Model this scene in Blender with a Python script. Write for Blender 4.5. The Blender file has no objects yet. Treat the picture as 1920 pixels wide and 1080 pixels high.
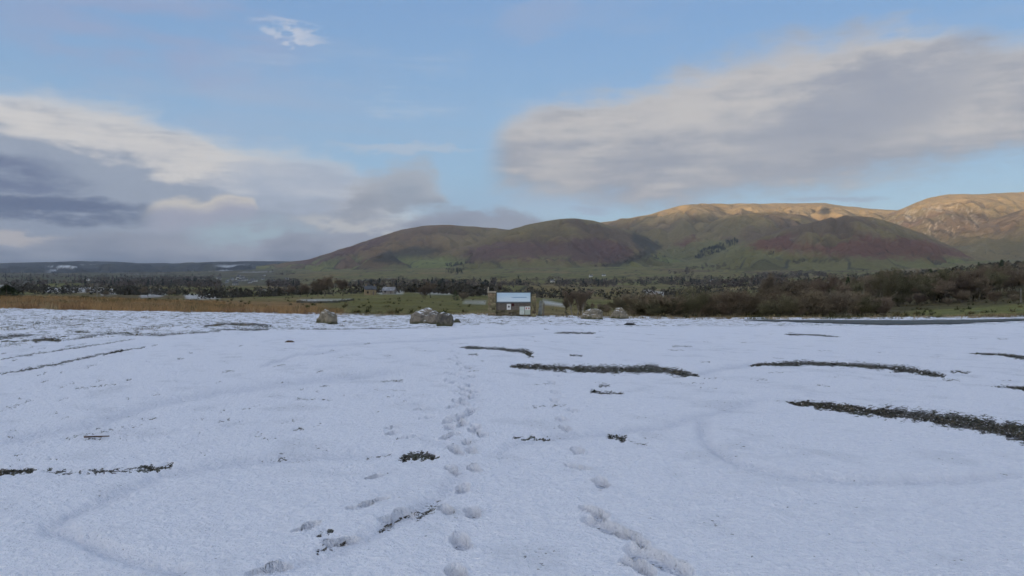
import bpy, bmesh, math, random
import numpy as np
from mathutils import Vector, Matrix, noise as mnoise

# ------------------------------------------------------------------ camera, sky, sun
scene = bpy.context.scene
C = scene.collection
F = 1507.0            # focal length in pixels of the 1920 wide photograph
HZ = 545.0            # row of eye level
EYE = 1.6             # eye height above the car park
SUN_AZ = math.radians(-137.0)   # compass direction of the sun, 0 = straight ahead, negative = left
SUN_EL = math.radians(4.5)
EXPOSURE = 0.29

cam_d = bpy.data.cameras.new('camera')
cam = bpy.data.objects.new('camera', cam_d); C.objects.link(cam)
cam.location = (0, 0, EYE); cam.rotation_euler = (math.radians(90), 0, 0)
cam_d.sensor_width = 36.0; cam_d.lens = 36.0 * F / 1920.0
cam_d.shift_y = (HZ - 540.0) / 1920.0
cam_d.clip_start = 0.1; cam_d.clip_end = 60000
scene.camera = cam
scene.view_settings.view_transform = 'Standard'; scene.view_settings.look = 'None'
scene.view_settings.exposure = EXPOSURE; scene.view_settings.gamma = 1.0
scene.view_settings.use_curve_mapping = False
scene.cycles.max_bounces = 3; scene.cycles.diffuse_bounces = 1; scene.cycles.glossy_bounces = 1
scene.cycles.volume_bounces = 0; scene.cycles.transparent_max_bounces = 8
scene.cycles.use_denoising = True
scene.cycles.use_adaptive_sampling = True; scene.cycles.adaptive_threshold = 0.035; scene.cycles.adaptive_min_samples = 12

def az_of(px): return math.atan((px - 960.0) / F)
def el_of(px, py):
    a = az_of(px); return math.atan((HZ - py) / F * math.cos(a))

class N:
    """a node socket with arithmetic"""
    nt = None
    def __init__(s, sock): s.s = sock
    @staticmethod
    def m(op, *a, clamp=False):
        n = N.nt.nodes.new('ShaderNodeMath'); n.operation = op; n.use_clamp = clamp
        for i, v in enumerate(a):
            if isinstance(v, N): N.nt.links.new(v.s, n.inputs[i])
            else: n.inputs[i].default_value = v
        return N(n.outputs[0])
    def __add__(s, o): return N.m('ADD', s, o)
    __radd__ = __add__
    def __sub__(s, o): return N.m('SUBTRACT', s, o)
    def __rsub__(s, o): return N.m('SUBTRACT', o, s)
    def __mul__(s, o): return N.m('MULTIPLY', s, o)
    __rmul__ = __mul__
    def __truediv__(s, o): return N.m('DIVIDE', s, o)

def sstep(x, a, b, lo=0.0, hi=1.0):
    n = N.nt.nodes.new('ShaderNodeMapRange'); n.interpolation_type = 'SMOOTHSTEP'
    if isinstance(x, N): N.nt.links.new(x.s, n.inputs[0])
    n.inputs[1].default_value = a; n.inputs[2].default_value = b
    n.inputs[3].default_value = lo; n.inputs[4].default_value = hi
    return N(n.outputs[0])
def combine(x, y, z):
    n = N.nt.nodes.new('ShaderNodeCombineXYZ')
    for i, v in enumerate((x, y, z)):
        if isinstance(v, N): N.nt.links.new(v.s, n.inputs[i])
        else: n.inputs[i].default_value = v
    return N(n.outputs[0])
def noise_tex(vec, scale, detail=4, rough=0.5, dist=0.0, col=False):
    n = N.nt.nodes.new('ShaderNodeTexNoise')
    if vec is not None: N.nt.links.new(vec.s, n.inputs['Vector'])
    n.inputs['Scale'].default_value = scale; n.inputs['Detail'].default_value = detail
    n.inputs['Roughness'].default_value = rough; n.inputs['Distortion'].default_value = dist
    return N(n.outputs['Color' if col else 'Fac'])
def mixc(fac, a, b):
    n = N.nt.nodes.new('ShaderNodeMix'); n.data_type = 'RGBA'
    for idx, v in ((0, fac), (6, a), (7, b)):
        if isinstance(v, N): N.nt.links.new(v.s, n.inputs[idx])
        elif idx == 0: n.inputs[0].default_value = v
        else: n.inputs[idx].default_value = (*v[:3], 1.0)
    return N(n.outputs[2])
def fcurve(x, pts):
    n = N.nt.nodes.new('ShaderNodeFloatCurve'); cm = n.mapping; c = cm.curves[0]
    cm.extend = 'HORIZONTAL'
    while len(c.points) < len(pts): c.points.new(0.5, 0.5)
    for p, (a, b) in zip(c.points, pts): p.location = (a, b); p.handle_type = 'AUTO'
    cm.update()
    N.nt.links.new(x.s, n.inputs['Value'])
    return N(n.outputs[0])
def lin(r, g, b):
    f = lambda c: (c / 255 / 12.92) if c / 255 <= 0.04045 else ((c / 255 + 0.055) / 1.055) ** 2.4
    return (f(r), f(g), f(b))

SKY_STRENGTH = 0.15
def build_world():
    w = bpy.data.worlds.new('World'); scene.world = w; w.use_nodes = True
    nt = w.node_tree; nt.nodes.clear(); N.nt = nt
    out = nt.nodes.new('ShaderNodeOutputWorld'); bg = nt.nodes.new('ShaderNodeBackground')
    bg.inputs['Strength'].default_value = SKY_STRENGTH
    sky = nt.nodes.new('ShaderNodeTexSky'); sky.sky_type = 'NISHITA'; sky.sun_disc = False
    sky.sun_elevation = SUN_EL; sky.sun_rotation = SUN_AZ
    sky.altitude = 200; sky.air_density = 1.0; sky.dust_density = 0.2; sky.ozone_density = 3.0
    tc = nt.nodes.new('ShaderNodeTexCoord')
    sep = nt.nodes.new('ShaderNodeSeparateXYZ'); nt.links.new(tc.outputs['Generated'], sep.inputs[0])
    X, Y, Z = (N(sep.outputs[i]) for i in range(3))
    az = N.m('ARCTAN2', X, Y)
    el = N.m('ARCSINE', Z)
    # clouds seen at a low angle are stretched sideways
    P = combine(az * 1.0, el * 2.6, 0.0)
    P3 = combine(X * 1.0, Y * 1.0, Z * 2.6)
    nbig = noise_tex(P3, 4.0, 2, 0.5)
    nmid = noise_tex(P3, 11.0, 2, 0.55)
    nfine = noise_tex(P3, 30.0, 3, 0.62)
    streak = noise_tex(combine(X * 1.0, Y * 1.0, Z * 9.0), 7.0, 3, 0.6)
    wob = (nmid - 0.5) * 0.034 + (nfine - 0.5) * 0.030 + (nbig - 0.5) * 0.03 + (streak - 0.5) * 0.012
    A0, A1, E1 = -0.62, 0.62, 0.40
    ax = (az - A0) * (1.0 / (A1 - A0))
    def bound(pts):
        return fcurve(ax, [((az_of(px) - A0) / (A1 - A0), el_of(px, py) / E1) for px, py in pts]) * E1
    def band(top, bot, soft_top, soft_bot, wf=1.0):
        t = bound(top); b = bound(bot); e = el + wob * wf
        return sstep(t - e, -soft_top, soft_top) * sstep(e - b, -soft_bot, soft_bot), (e - b) / N.m('MAXIMUM', t - b, 0.004)
    def spot(px, py, rx, ry, rot=0.0, wf=1.0, soft=0.0):
        a0, e0 = az_of(px), el_of(px, py)
        dx = az - a0; dy = el + wob * wf - e0
        c, s = math.cos(rot), math.sin(rot)
        u = (dx * c + dy * s) * (F / rx); v = (dy * c - dx * s) * (F / ry)
        return sstep(u * u + v * v, 1.0, soft)
    k = 1.0 / SKY_STRENGTH
    def col(r, g, b, e=2.0 ** -EXPOSURE):
        c = lin(r, g, b); return tuple(v * k * e for v in c)
    sx_, sy_, sz_ = math.sin(SUN_AZ) * math.cos(SUN_EL), math.cos(SUN_AZ) * math.cos(SUN_EL), math.sin(SUN_EL)
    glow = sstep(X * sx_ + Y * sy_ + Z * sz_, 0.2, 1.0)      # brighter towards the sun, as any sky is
    base = N(sky.outputs[0])
    # brighter, paler air low down, as the open sky has it in the photograph
    front = sstep(N.m('ABSOLUTE', az), 1.25, 0.75)      # the clouds below stand in this half; noise clouds go on all round
    cur = base
    def lay(mask, colour, amount=1.0):
        nonlocal cur
        cur = mixc(mask * amount, cur, colour)
    # thin high haze, the same all round
    pale = mixc(sstep(el, 0.02, 0.40), mixc(sstep(el, -0.02, 0.16), col(182, 209, 224), col(172, 204, 229)), col(134, 171, 218))
    lay(sstep(el, -0.3, -0.1) * (0.80 - glow * 0.45), pale)
    # high thin veils everywhere
    veil = sstep(noise_tex(combine(X * 1.0, Y * 1.6, Z * 5.0), 2.3, 4, 0.55, 0.5), 0.46, 0.78)
    lay(veil, col(172, 182, 204), 0.5)
    # cloud cover outside the picture only, brightened to lift the light on the snow
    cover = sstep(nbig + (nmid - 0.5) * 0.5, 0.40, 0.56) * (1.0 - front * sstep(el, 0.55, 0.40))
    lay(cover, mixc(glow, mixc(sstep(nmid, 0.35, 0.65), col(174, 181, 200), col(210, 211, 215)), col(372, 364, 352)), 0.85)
    # faint veil upper left
    lay(spot(280, 60, 330, 95, -0.05, 1.5) * sstep(streak + (nmid - 0.5), 0.2, 0.6) * front, col(160, 168, 198), 0.55)
    lay(spot(1010, 45, 110, 40, 0.25, 1.5) * front, col(160, 172, 200), 0.35)
    # left bank: cream top, lavender body
    m, r = band([(-120, 175), (0, 195), (110, 205), (200, 222), (300, 240), (420, 268), (540, 290), (620, 310), (690, 350), (760, 405), (840, 450), (960, 500)],
                [(-120, 560), (0, 560), (960, 560)], 0.030, 0.01, 1.5)
    bankc = mixc(sstep(r + (nmid - 0.5) * 0.4 + (streak - 0.5) * 0.6, 0.74, 0.98), col(154, 163, 180), col(212, 209, 207))
    bankc = mixc(sstep(r + (nbig - 0.5) * 0.4, 0.15, 0.5), col(134, 145, 167), bankc)
    lay(m * front, bankc, 0.94)
    lay(spot(220, 272, 460, 46, -0.15, 1.1) * sstep(streak + (nfine - 0.5) * 0.6, 0.0, 0.6) * front, col(213, 210, 208), 0.85)
    lay(spot(560, 345, 200, 60, 0.0, 1.5) * front, col(178, 189, 206), 0.65)
    # long thin brighter streak to the right of the bank
    lay(spot(760, 278, 170, 9, -0.03, 0.7) * front, col(186, 196, 210), 0.6)
    lay(spot(820, 190, 240, 26, 0.04, 1.6) * sstep(streak, 0.38, 0.68) * front, col(170, 192, 216), 0.75)
    lay(spot(640, 120, 300, 30, 0.1, 1.6) * sstep(streak, 0.40, 0.70) * front, col(162, 184, 212), 0.65)
    # dark streaks far left
    lay(spot(0, 330, 165, 34, -0.1, 0.8) * sstep(streak + (nfine - 0.5) * 0.6, 0.1, 0.6) * front, col(108, 121, 150), 0.95)
    lay(spot(80, 392, 230, 24, 0.0, 0.8) * sstep(streak + (nfine - 0.5) * 0.6, 0.15, 0.45) * front, col(92, 106, 136), 0.95)
    # blue green opening low down
    lay(spot(470, 438, 150, 34, 0.06, 1.8) * sstep(streak + (nmid - 0.5) * 0.8, 0.25, 0.62) * front, col(165, 188, 200), 0.85)
    lay(spot(890, 360, 90, 60, 0.1, 1.6) * front, col(150, 186, 214), 0.5)
    # grey cloud right of middle left
    m, r = band([(590, 400), (640, 372), (680, 330), (720, 312), (760, 300), (800, 312), (830, 345), (850, 392)],
                [(590, 402), (650, 396), (720, 394), (800, 392), (850, 393)], 0.016, 0.010, 1.5)
    gate = sstep(az, az_of(585), az_of(640)) * sstep(az, az_of(860), az_of(825))
    lay(m * gate, mixc(sstep(r, 0.2, 0.9), col(150, 157, 170), col(172, 175, 183)), 0.85)
    # small bright cumulus
    m, r = band([(270, 400), (300, 377), (340, 371), (380, 377), (410, 366), (440, 363), (465, 368), (485, 388)],
                [(240, 430), (300, 428), (400, 420), (450, 410), (490, 396)], 0.0045, 0.014, 0.62)
    gate = sstep(az, az_of(255), az_of(310)) * sstep(az, az_of(492), az_of(474))
    lay(m * gate, mixc(sstep(r, 0.35, 0.95), col(166, 169, 186), col(208, 202, 194)), 0.9)
    # cream lens low down
    lay(spot(650, 414, 120, 19, -0.02, 0.9) * sstep(nfine, 0.3, 0.55) * front, col(196, 196, 196), 0.8)
    lay(spot(40, 447, 95, 16, 0.0, 0.8) * front, col(197, 190, 188), 0.8)
    # low grey bank on the skyline
    m, r = band([(-120, 450), (0, 462), (120, 440), (240, 428), (330, 435), (400, 452), (470, 456), (560, 440), (650, 430), (740, 420), (840, 396), (940, 390), (1000, 405), (1060, 430), (1150, 470)],
                [(-120, 560), (960, 560), (1200, 560)], 0.008, 0.01, 1.0)
    lay(m * front, mixc(sstep(r + (nmid - 0.5) * 0.6 + (streak - 0.5) * 0.5, 0.3, 0.95), col(100, 113, 138), col(146, 153, 170)), 0.92)
    # big cloud on the right
    m, r = band([(860, 320), (905, 285), (950, 228), (1010, 205), (1100, 185), (1200, 168), (1280, 142), (1360, 122), (1440, 100), (1500, 88), (1570, 82), (1625, 66), (1700, 54), (1770, 58), (1820, 78), (1920, 82), (2100, 40)],
                [(860, 322), (905, 335), (980, 352), (1080, 368), (1160, 380), (1240, 384), (1320, 374), (1420, 364), (1540, 350), (1660, 328), (1780, 305), (1920, 278), (2100, 240)], 0.020, 0.022, 1.25)
    gate = sstep(az, az_of(895), az_of(965))
    tone = r * 0.55 + nmid * 0.8 + (nbig - 0.5) * 1.0 + (streak - 0.5) * 0.9 + (nfine - 0.5) * 0.5
    cc = mixc(sstep(tone, 0.25, 1.10), col(154, 158, 170), col(197, 193, 191))
    cc = mixc(spot(1610, 190, 260, 75, 0.25, 2.0) * 0.8, cc, col(152, 157, 171))
    lay(m * gate * front, cc, 0.93)
    # wisps round the big cloud and a bright streak high up
    lay(spot(545, 63, 82, 15, -0.06, 1.4) * sstep(nfine, 0.36, 0.6) * front, col(190, 199, 216), 0.9)
    lay(spot(1560, 372, 110, 5, -0.02, 0.3) * front, col(152, 168, 190), 0.7)
    lay(spot(1105, 398, 45, 11, 0.0, 0.6) * front, col(160, 174, 196), 0.7)
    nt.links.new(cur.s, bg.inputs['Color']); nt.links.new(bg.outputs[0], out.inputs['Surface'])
    w.cycles.sampling_method = 'MANUAL'; w.cycles.sample_map_resolution = 512
build_world()

sun_d = bpy.data.lights.new('sun', 'SUN'); sun = bpy.data.objects.new('sun', sun_d); C.objects.link(sun)
sun_d.energy = 5.0; sun_d.angle = math.radians(0.8); sun_d.color = (1.0, 0.74, 0.45)
sdir = Vector((math.sin(SUN_AZ) * math.cos(SUN_EL), math.cos(SUN_AZ) * math.cos(SUN_EL), math.sin(SUN_EL)))
sun.rotation_euler = sdir.to_track_quat('Z', 'Y').to_euler()

# ------------------------------------------------------------------ helpers
rng = np.random.default_rng(7); random.seed(7)
def _hash(ix, iy, seed):
    h = (ix.astype(np.int64) * 374761393 + iy.astype(np.int64) * 668265263 + seed * 1442695041) & 0x7fffffff
    h = ((h ^ (h >> 13)) * 1274126177) & 0x7fffffff
    return ((h ^ (h >> 16)) & 0xffff) / 65535.0
def vnoise(x, y, seed=0):
    x = np.asarray(x, float); y = np.asarray(y, float)
    ix = np.floor(x); iy = np.floor(y); fx = x - ix; fy = y - iy
    fx = fx * fx * fx * (fx * (fx * 6 - 15) + 10); fy = fy * fy * fy * (fy * (fy * 6 - 15) + 10)
    a = _hash(ix, iy, seed); b = _hash(ix + 1, iy, seed); c = _hash(ix, iy + 1, seed); d = _hash(ix + 1, iy + 1, seed)
    return (a * (1 - fx) + b * fx) * (1 - fy) + (c * (1 - fx) + d * fx) * fy
def fbm(x, y, seed=0, octv=5, gain=0.5):
    s = 0.0; a = 1.0; t = 0.0; x = np.asarray(x, float); y = np.asarray(y, float)
    for o in range(octv):
        s = s + a * vnoise(x + 17.3 * o, y - 9.1 * o, seed + o * 101); t += a; a *= gain
        x, y = x * 1.9 * 0.8 - y * 1.9 * 0.6, x * 1.9 * 0.6 + y * 1.9 * 0.8
    return s / t
def sm(x, a, b):
    t = np.clip((np.asarray(x, float) - a) / (b - a), 0, 1); return t * t * (3 - 2 * t)
def seg_dist(px, py, pts, ky=1.0):
    """distance to a polyline and position along it (0..1), rows scaled by ky"""
    best = np.full(np.shape(px), 1e9); tt = np.zeros(np.shape(px)); n = len(pts) - 1
    for i in range(n):
        (ax, ay), (bx, by) = pts[i], pts[i + 1]; ay *= ky; by *= ky
        dx, dy = bx - ax, by - ay; L = dx * dx + dy * dy + 1e-9
        t = np.clip(((px - ax) * dx + (py * ky - ay) * dy) / L, 0, 1)
        d = np.hypot(px - ax - t * dx, py * ky - ay - t * dy)
        m = d < best; best = np.where(m, d, best); tt = np.where(m, (i + t) / n, tt)
    return best, tt
def poly_mask(px, py, poly, soft):
    inside = np.zeros(np.shape(px), bool); n = len(poly)
    for i in range(n):
        (x0, y0), (x1, y1) = poly[i], poly[(i + 1) % n]
        if y0 == y1: y1 += 1e-6
        inside ^= ((y0 > py) != (y1 > py)) & (px < (x1 - x0) * (py - y0) / (y1 - y0) + x0)
    d, _ = seg_dist(px, py, poly + [poly[0]])
    return sm(np.where(inside, d, -d), -soft, soft)

def tag(o, label=None, cat=None, group=None, kind=None):
    if label: o['label'] = label
    if cat: o['category'] = cat
    if group: o['group'] = group
    if kind: o['kind'] = kind
    return o
def link(name, me, mat=None, parent=None, loc=(0, 0, 0)):
    o = bpy.data.objects.new(name, me); C.objects.link(o); o.location = loc
    if mat and me and not me.materials: me.materials.append(mat)
    if parent: o.parent = parent
    return o
def empty(name, loc=(0, 0, 0), rz=0.0):
    o = bpy.data.objects.new(name, None); C.objects.link(o); o.location = loc; o.rotation_euler = (0, 0, rz)
    o.empty_display_size = 0.3
    return o
def mesh_np(name, V, Fc, smooth=True, attrs=None):
    """V (n,3) array, Fc (m,k) array of equal sized faces"""
    me = bpy.data.meshes.new(name); V = np.asarray(V, np.float32); Fc = np.asarray(Fc, np.int32)
    me.vertices.add(len(V)); me.vertices.foreach_set('co', V.ravel())
    k = Fc.shape[1]; me.loops.add(Fc.size); me.loops.foreach_set('vertex_index', Fc.ravel())
    me.polygons.add(len(Fc)); me.polygons.foreach_set('loop_start', np.arange(0, Fc.size, k, dtype=np.int32))
    me.polygons.foreach_set('loop_total', np.full(len(Fc), k, np.int32))
    me.polygons.foreach_set('use_smooth', np.full(len(Fc), smooth, bool))
    for nm, a in (attrs or {}).items():
        a = np.asarray(a, np.float32)
        if a.ndim == 1:
            at = me.attributes.new(nm, 'FLOAT', 'POINT'); at.data.foreach_set('value', a)
        else:
            at = me.attributes.new(nm, 'FLOAT_COLOR', 'POINT')
            at.data.foreach_set('color', np.concatenate([a, np.ones((len(a), 1), np.float32)], 1).ravel())
    me.update(calc_edges=True); me.validate()
    return me
def grid_faces(nr, nc):
    i = np.arange(nr * nc).reshape(nr, nc)
    return np.stack([i[:-1, :-1].ravel(), i[:-1, 1:].ravel(), i[1:, 1:].ravel(), i[1:, :-1].ravel()], 1)
def copy_tree(o, parent=None):
    c = o.copy(); C.objects.link(c); c.parent = parent
    for ch in o.children:
        copy_tree(ch, c)
    return c

def new_mat(name, rough=0.8, spec=0.3):
    m = bpy.data.materials.new(name); m.use_nodes = True; N.nt = m.node_tree
    b = m.node_tree.nodes['Principled BSDF']; b.inputs['Roughness'].default_value = rough
    b.inputs['Specular IOR Level'].default_value = spec
    return m, b
def obj_coord():
    n = N.nt.nodes.new('ShaderNodeTexCoord'); return N(n.outputs['Object'])
def world_pos():
    n = N.nt.nodes.new('ShaderNodeNewGeometry'); return N(n.outputs['Position'])
def attr(name, fac=True):
    n = N.nt.nodes.new('ShaderNodeAttribute'); n.attribute_name = name
    return N(n.outputs['Fac' if fac else 'Color'])
def obj_random():
    n = N.nt.nodes.new('ShaderNodeObjectInfo'); return N(n.outputs['Random'])
def set_in(b, key, v): N.nt.links.new(v.s, b.inputs[key])
def bump(b, h, dist=0.01, strength=1.0):
    n = N.nt.nodes.new('ShaderNodeBump'); n.inputs['Distance'].default_value = dist; n.inputs['Strength'].default_value = strength
    N.nt.links.new(h.s, n.inputs['Height']); N.nt.links.new(n.outputs[0], b.inputs['Normal'])
def simple_mat(name, c1, c2, scale=6.0, rough=0.85, spec=0.2, vary=0.0, bmp=0.0):
    m, b = new_mat(name, rough, spec)
    f = noise_tex(obj_coord(), scale, 5, 0.6)
    c = mixc(sstep(f, 0.35, 0.65), c1, c2)
    if vary:
        n = N.nt.nodes.new('ShaderNodeHueSaturation'); N.nt.links.new(c.s, n.inputs['Color'])
        r = obj_random()
        N.nt.links.new((r * vary + (1.0 - vary * 0.5)).s, n.inputs['Value'])
        N.nt.links.new((N.m('FRACT', r * 7.13) * 0.03 + 0.49).s, n.inputs['Hue'])
        c = N(n.outputs[0])
    set_in(b, 'Base Color', c)
    if bmp: bump(b, noise_tex(obj_coord(), scale * 3, 5, 0.65), bmp)
    return m

# ------------------------------------------------------------------ lie of the land
PXC = [-900, 0, 300, 560, 760, 917, 1060, 1300, 1500, 1700, 1920, 2800]
DK = np.array([60, 100, 160, 260, 420, 700, 1100, 1700, 2500, 3500, 5200.0])
PYT = np.array([
    [580, 562, 553, 551, 554, 548, 541, 534, 528, 520, 512],
    [582, 564, 555, 553, 556, 549, 541, 534, 528, 520, 512],
    [586, 572, 564, 561, 562, 551, 544, 536, 528, 521, 511],
    [592, 580, 570, 562, 557, 551, 546, 538, 527, 515, 502],
    [593, 587, 577, 563, 551, 545, 543, 535, 522, 508, 494],
    [590, 590, 584, 570, 556, 547, 542, 533, 520, 505, 490],
    [594, 600, 594, 579, 566, 553, 544, 533, 518, 501, 486],
    [597, 606, 602, 586, 571, 557, 546, 534, 518, 499, 482],
    [598, 603, 593, 575, 558, 540, 533, 527, 515, 497, 480],
    [597, 595, 582, 564, 545, 522, 519, 519, 511, 495, 480],
    [594, 584, 570, 550, 527, 502, 500, 500, 496, 489, 478],
    [585, 570, 552, 530, 505, 480, 478, 478, 476, 474, 470.0]])
LDK = np.log(DK)
# smooth table: resample finely in log distance and column
_lu = np.linspace(LDK[0], LDK[-1], 120); _pu = np.linspace(-900, 2800, 186)
_t = np.stack([np.interp(_lu, LDK, r) for r in PYT]); _t = np.stack([np.interp(_pu, PXC, _t[:, j]) for j in range(120)], 1)
def _blur(a, n, ax):
    k = np.hanning(n + 2)[1:-1]; k /= k.sum(); p = n // 2
    a = np.concatenate([np.repeat(np.take(a, [0], ax), p, ax), a, np.repeat(np.take(a, [-1], ax), p, ax)], ax)
    return np.apply_along_axis(lambda v: np.convolve(v, k, 'valid'), ax, a)
_t = _blur(_blur(_t, 9, 1), 9, 0)
def table_py(px, d):
    a = np.clip((np.asarray(px, float) + 900) / 20.0, 0, 184.999); b = np.clip((np.log(np.maximum(d, 60.0)) - _lu[0]) / (_lu[1] - _lu[0]), 0, 118.999)
    i = a.astype(int); j = b.astype(int); fa = a - i; fb = b - j
    return (_t[i, j] * (1 - fa) + _t[i + 1, j] * fa) * (1 - fb) + (_t[i, j + 1] * (1 - fa) + _t[i + 1, j + 1] * fa) * fb
def land_z(x, y):
    """height of the land at x, y for y >= 60"""
    d = np.maximum(y, 60.0); px = 960 + F * np.asarray(x, float) / d
    z = EYE - (table_py(px, d) - HZ) * d / F
    und = (fbm(x / 260.0, y / 260.0, 3, 4) - 0.5) * 14 * sm(d, 250, 900) + (fbm(x / 40.0, y / 40.0, 4, 4) - 0.5) * 1.6 * sm(d, 90, 300)
    return z + und + (fbm(x / 9.0, y / 9.0, 5, 3) - 0.5) * 0.5 * sm(d, 64, 90)
def ground_z(x, y):
    x = np.asarray(x, float); y = np.asarray(y, float)
    px = 960 + F * x / np.maximum(y, 8.0)
    z60 = EYE - (table_py(np.clip(px, -900, 2800), 60.0) - HZ) * 60.0 / F
    z = z60 * sm(y, 14, 60)
    z = z + (fbm(x / 6.0, y / 6.0, 11, 4) - 0.5) * 0.10 * sm(y, 5, 20)
    # low rough bank on the left, and the verge beyond the boulders
    z = z + 0.12 * sm(-x, 9, 15) * sm(y, 22, 34)
    return z
def surf_z(x, y):
    return np.where(np.asarray(y) < 60, ground_z(x, y), land_z(x, y))
def hit(px, py, dmin=4.0, dmax=5200.0):
    """first point of the land seen at a pixel"""
    d = np.exp(np.linspace(math.log(dmin), math.log(dmax), 1500)); x = (px - 960) / F * d
    p = HZ - (surf_z(x, d) - EYE) * F / d
    k = np.where(p <= py)[0]
    i = k[0] if len(k) else int(np.argmin(p))
    return float(x[i]), float(d[i]), float(surf_z(x[i], d[i]))

# ------------------------------------------------------------------ the snowy car park
def W2P(x, y):  # plan position -> pixel as if on level ground (a parametrisation of the car park)
    return 960 + F * x / y, HZ + EYE * F / y
BARE = [  # polyline, half thickness in rows at start and end, strength
    ([(862, 648), (920, 650), (985, 656), (1000, 668)], 3, 5, 1.0),
    ([(958, 686), (1020, 688), (1080, 691), (1150, 692), (1220, 690), (1310, 703)], 5, 7, 1.15),
    ([(1405, 686), (1430, 682), (1520, 680), (1620, 685), (1700, 692), (1772, 704)], 3, 6.5, 1.1),
    ([(1475, 752), (1540, 759), (1600, 765), (1700, 776), (1800, 787), (1925, 808), (2150, 850)], 4, 17, 1.3),
    ([(1815, 659), (1870, 661), (1925, 668), (2050, 680)], 1.5, 4, 1.1),
    ([(1858, 723), (1925, 727), (2000, 732)], 2, 5, 1.0),
    ([(1470, 619), (1520, 620), (1545, 622), (1578, 626)], 2.2, 1.2, 1.0),
    ([(1110, 735), (1166, 738)], 3, 2, 0.95),
    ([(752, 856), (790, 852), (822, 857)], 7, 5, 1.0),
    ([(955, 820), (1000, 819), (1040, 822)], 2.5, 2.5, 0.62),
    ([(1142, 814), (1168, 819)], 5, 6, 0.85),
    ([(1180, 826), (1215, 828)], 3, 3, 0.45),
    ([(-60, 882), (0, 881), (66, 880)], 7, 5, 1.0),
    ([(66, 881), (160, 884), (260, 876), (322, 872)], 4, 4, 0.62),
    ([(262, 876), (320, 872)], 5, 5, 0.8),
    ([(705, 990), (735, 976), (768, 960)], 3.5, 3, 0.75),
    ([(772, 968), (800, 952), (826, 934)], 13, 10, 0.52),
    ([(590, 1032), (620, 1022), (650, 1012)], 4, 4, 0.72),
    ([(596, 1001), (622, 994)], 3, 3, 0.8),
    ([(1040, 618), (1075, 617), (1118, 616)], 1.5, 2, 0.95),
    ([(1785, 696), (1820, 697)], 2, 2, 0.8),
    ([(1770, 711), (1800, 713)], 2, 1.5, 0.6),
    ([(715, 714), (755, 714)], 2, 2, 0.55), ([(555, 748), (620, 749)], 2, 2, 0.5),
    ([(550, 806), (570, 804)], 2, 2, 0.7), ([(410, 791), (430, 787)], 2, 2, 0.65), ([(470, 817), (490, 816)], 2, 2, 0.6),
    ([(145, 729), (215, 721)], 3, 2, 0.55), ([(0, 770), (60, 752)], 2, 2, 0.4), ([(160, 822), (195, 821)], 1.5, 1.5, 0.6),
    ([(120, 820), (265, 795)], 3, 2, 0.42), ([(0, 701), (100, 684), (200, 662), (275, 650)], 2.5, 2, 0.72),
    ([(198, 664), (232, 657)], 2.5, 2, 0.9),
    ([(0, 675), (120, 656), (255, 637)], 1.6, 1.2, 0.62), ([(700, 730), (760, 735)], 2, 2, 0.3),
    ([(880, 664), (895, 664)], 2, 2, 0.7), ([(1070, 664), (1092, 665)], 2, 2, 0.8), ([(1260, 645), (1296, 645)], 1.5, 1.5, 0.6),
    ([(1665, 697), (1690, 697)], 1.5, 1.5, 0.5), ([(1125, 722), (1140, 723)], 2, 2, 0.7), ([(1000, 722), (1040, 720)], 2, 2, 0.45),
    ([(1000, 763), (1060, 760)], 2, 2, 0.42), ([(690, 855), (735, 850)], 2, 2, 0.5),
]
TRACKS = [  # shallow wheel ruts: polyline, half width in rows, depth in metres
    ([(1340, 775), (1312, 800), (1330, 835), (1385, 866), (1470, 888), (1600, 900), (1780, 898), (1960, 885)], 11, 0.05),
    ([(935, 870), (950, 835), (1020, 822), (1120, 812), (1240, 800), (1360, 770), (1460, 735)], 9, 0.02),
    ([(-40, 840), (60, 815), (170, 795), (300, 755), (420, 733), (560, 715), (680, 703), (800, 690)], 11, 0.035),
    ([(60, 1010), (130, 965), (215, 930), (300, 890), (430, 866), (600, 852), (760, 848)], 13, 0.035),
    ([(60, 985), (140, 1000), (200, 1030), (290, 1055), (380, 1075)], 18, 0.05),
    ([(1290, 705), (1360, 690), (1420, 684)], 6, 0.02), ([(560, 650), (700, 640), (860, 630), (1050, 618)], 3, 0.03),
    ([(480, 690), (560, 665), (650, 655)], 4, 0.025), ([(480, 1078), (640, 1030), (760, 970), (840, 915), (880, 860)], 14, 0.03),
]
PRINTS = [(865, 1018, 0, 1.15), (886, 962, 5, 1.1), (838, 955, -5, 1.0), (868, 915, 10, 1.1), (890, 878, 0, 1.0), (848, 879, -8, 1.0),
          (884, 845, 6, 1.0), (858, 847, -6, 1.0), (862, 789, 0, 1.0), (905, 816, 12, 1.1), (893, 800, 0, 1.0), (1127, 905, 8, 1.2), (1084, 875, -30, 1.1),
          (1083, 845, 8, 1.15), (1060, 803, 4, 1.1), (1054, 786, -4, 1.1), (1040, 752, 5, 1.1), (1042, 738, -4, 1.1), (1072, 770, 5, 1.1), (1034, 716, 5, 1.1), (1046, 704, -5, 1.1),
          (1114, 958, -14, 1.2), (1133, 985, -16, 1.7), (1166, 998, -24, 1.15), (1186, 1010, -24, 1.0), (1233, 1048, -20, 2.0), (1196, 1062, -10, 1.15),
          (858, 1078, 0, 1.1), (575, 988, 38, 0.85), (704, 893, 38, 0.8), (705, 938, 55, 0.8), (675, 950, 60, 0.75), (505, 1066, 52, 0.95), (640, 1014, 62, 0.8),
          (738, 801, 35, 1.0), (768, 819, 55, 1.0), (790, 766, 45, 0.9), (800, 783, 60, 0.9), (735, 812, 30, 0.9), (745, 965, 40, 1.2)]
_r = random.Random(3)
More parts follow.
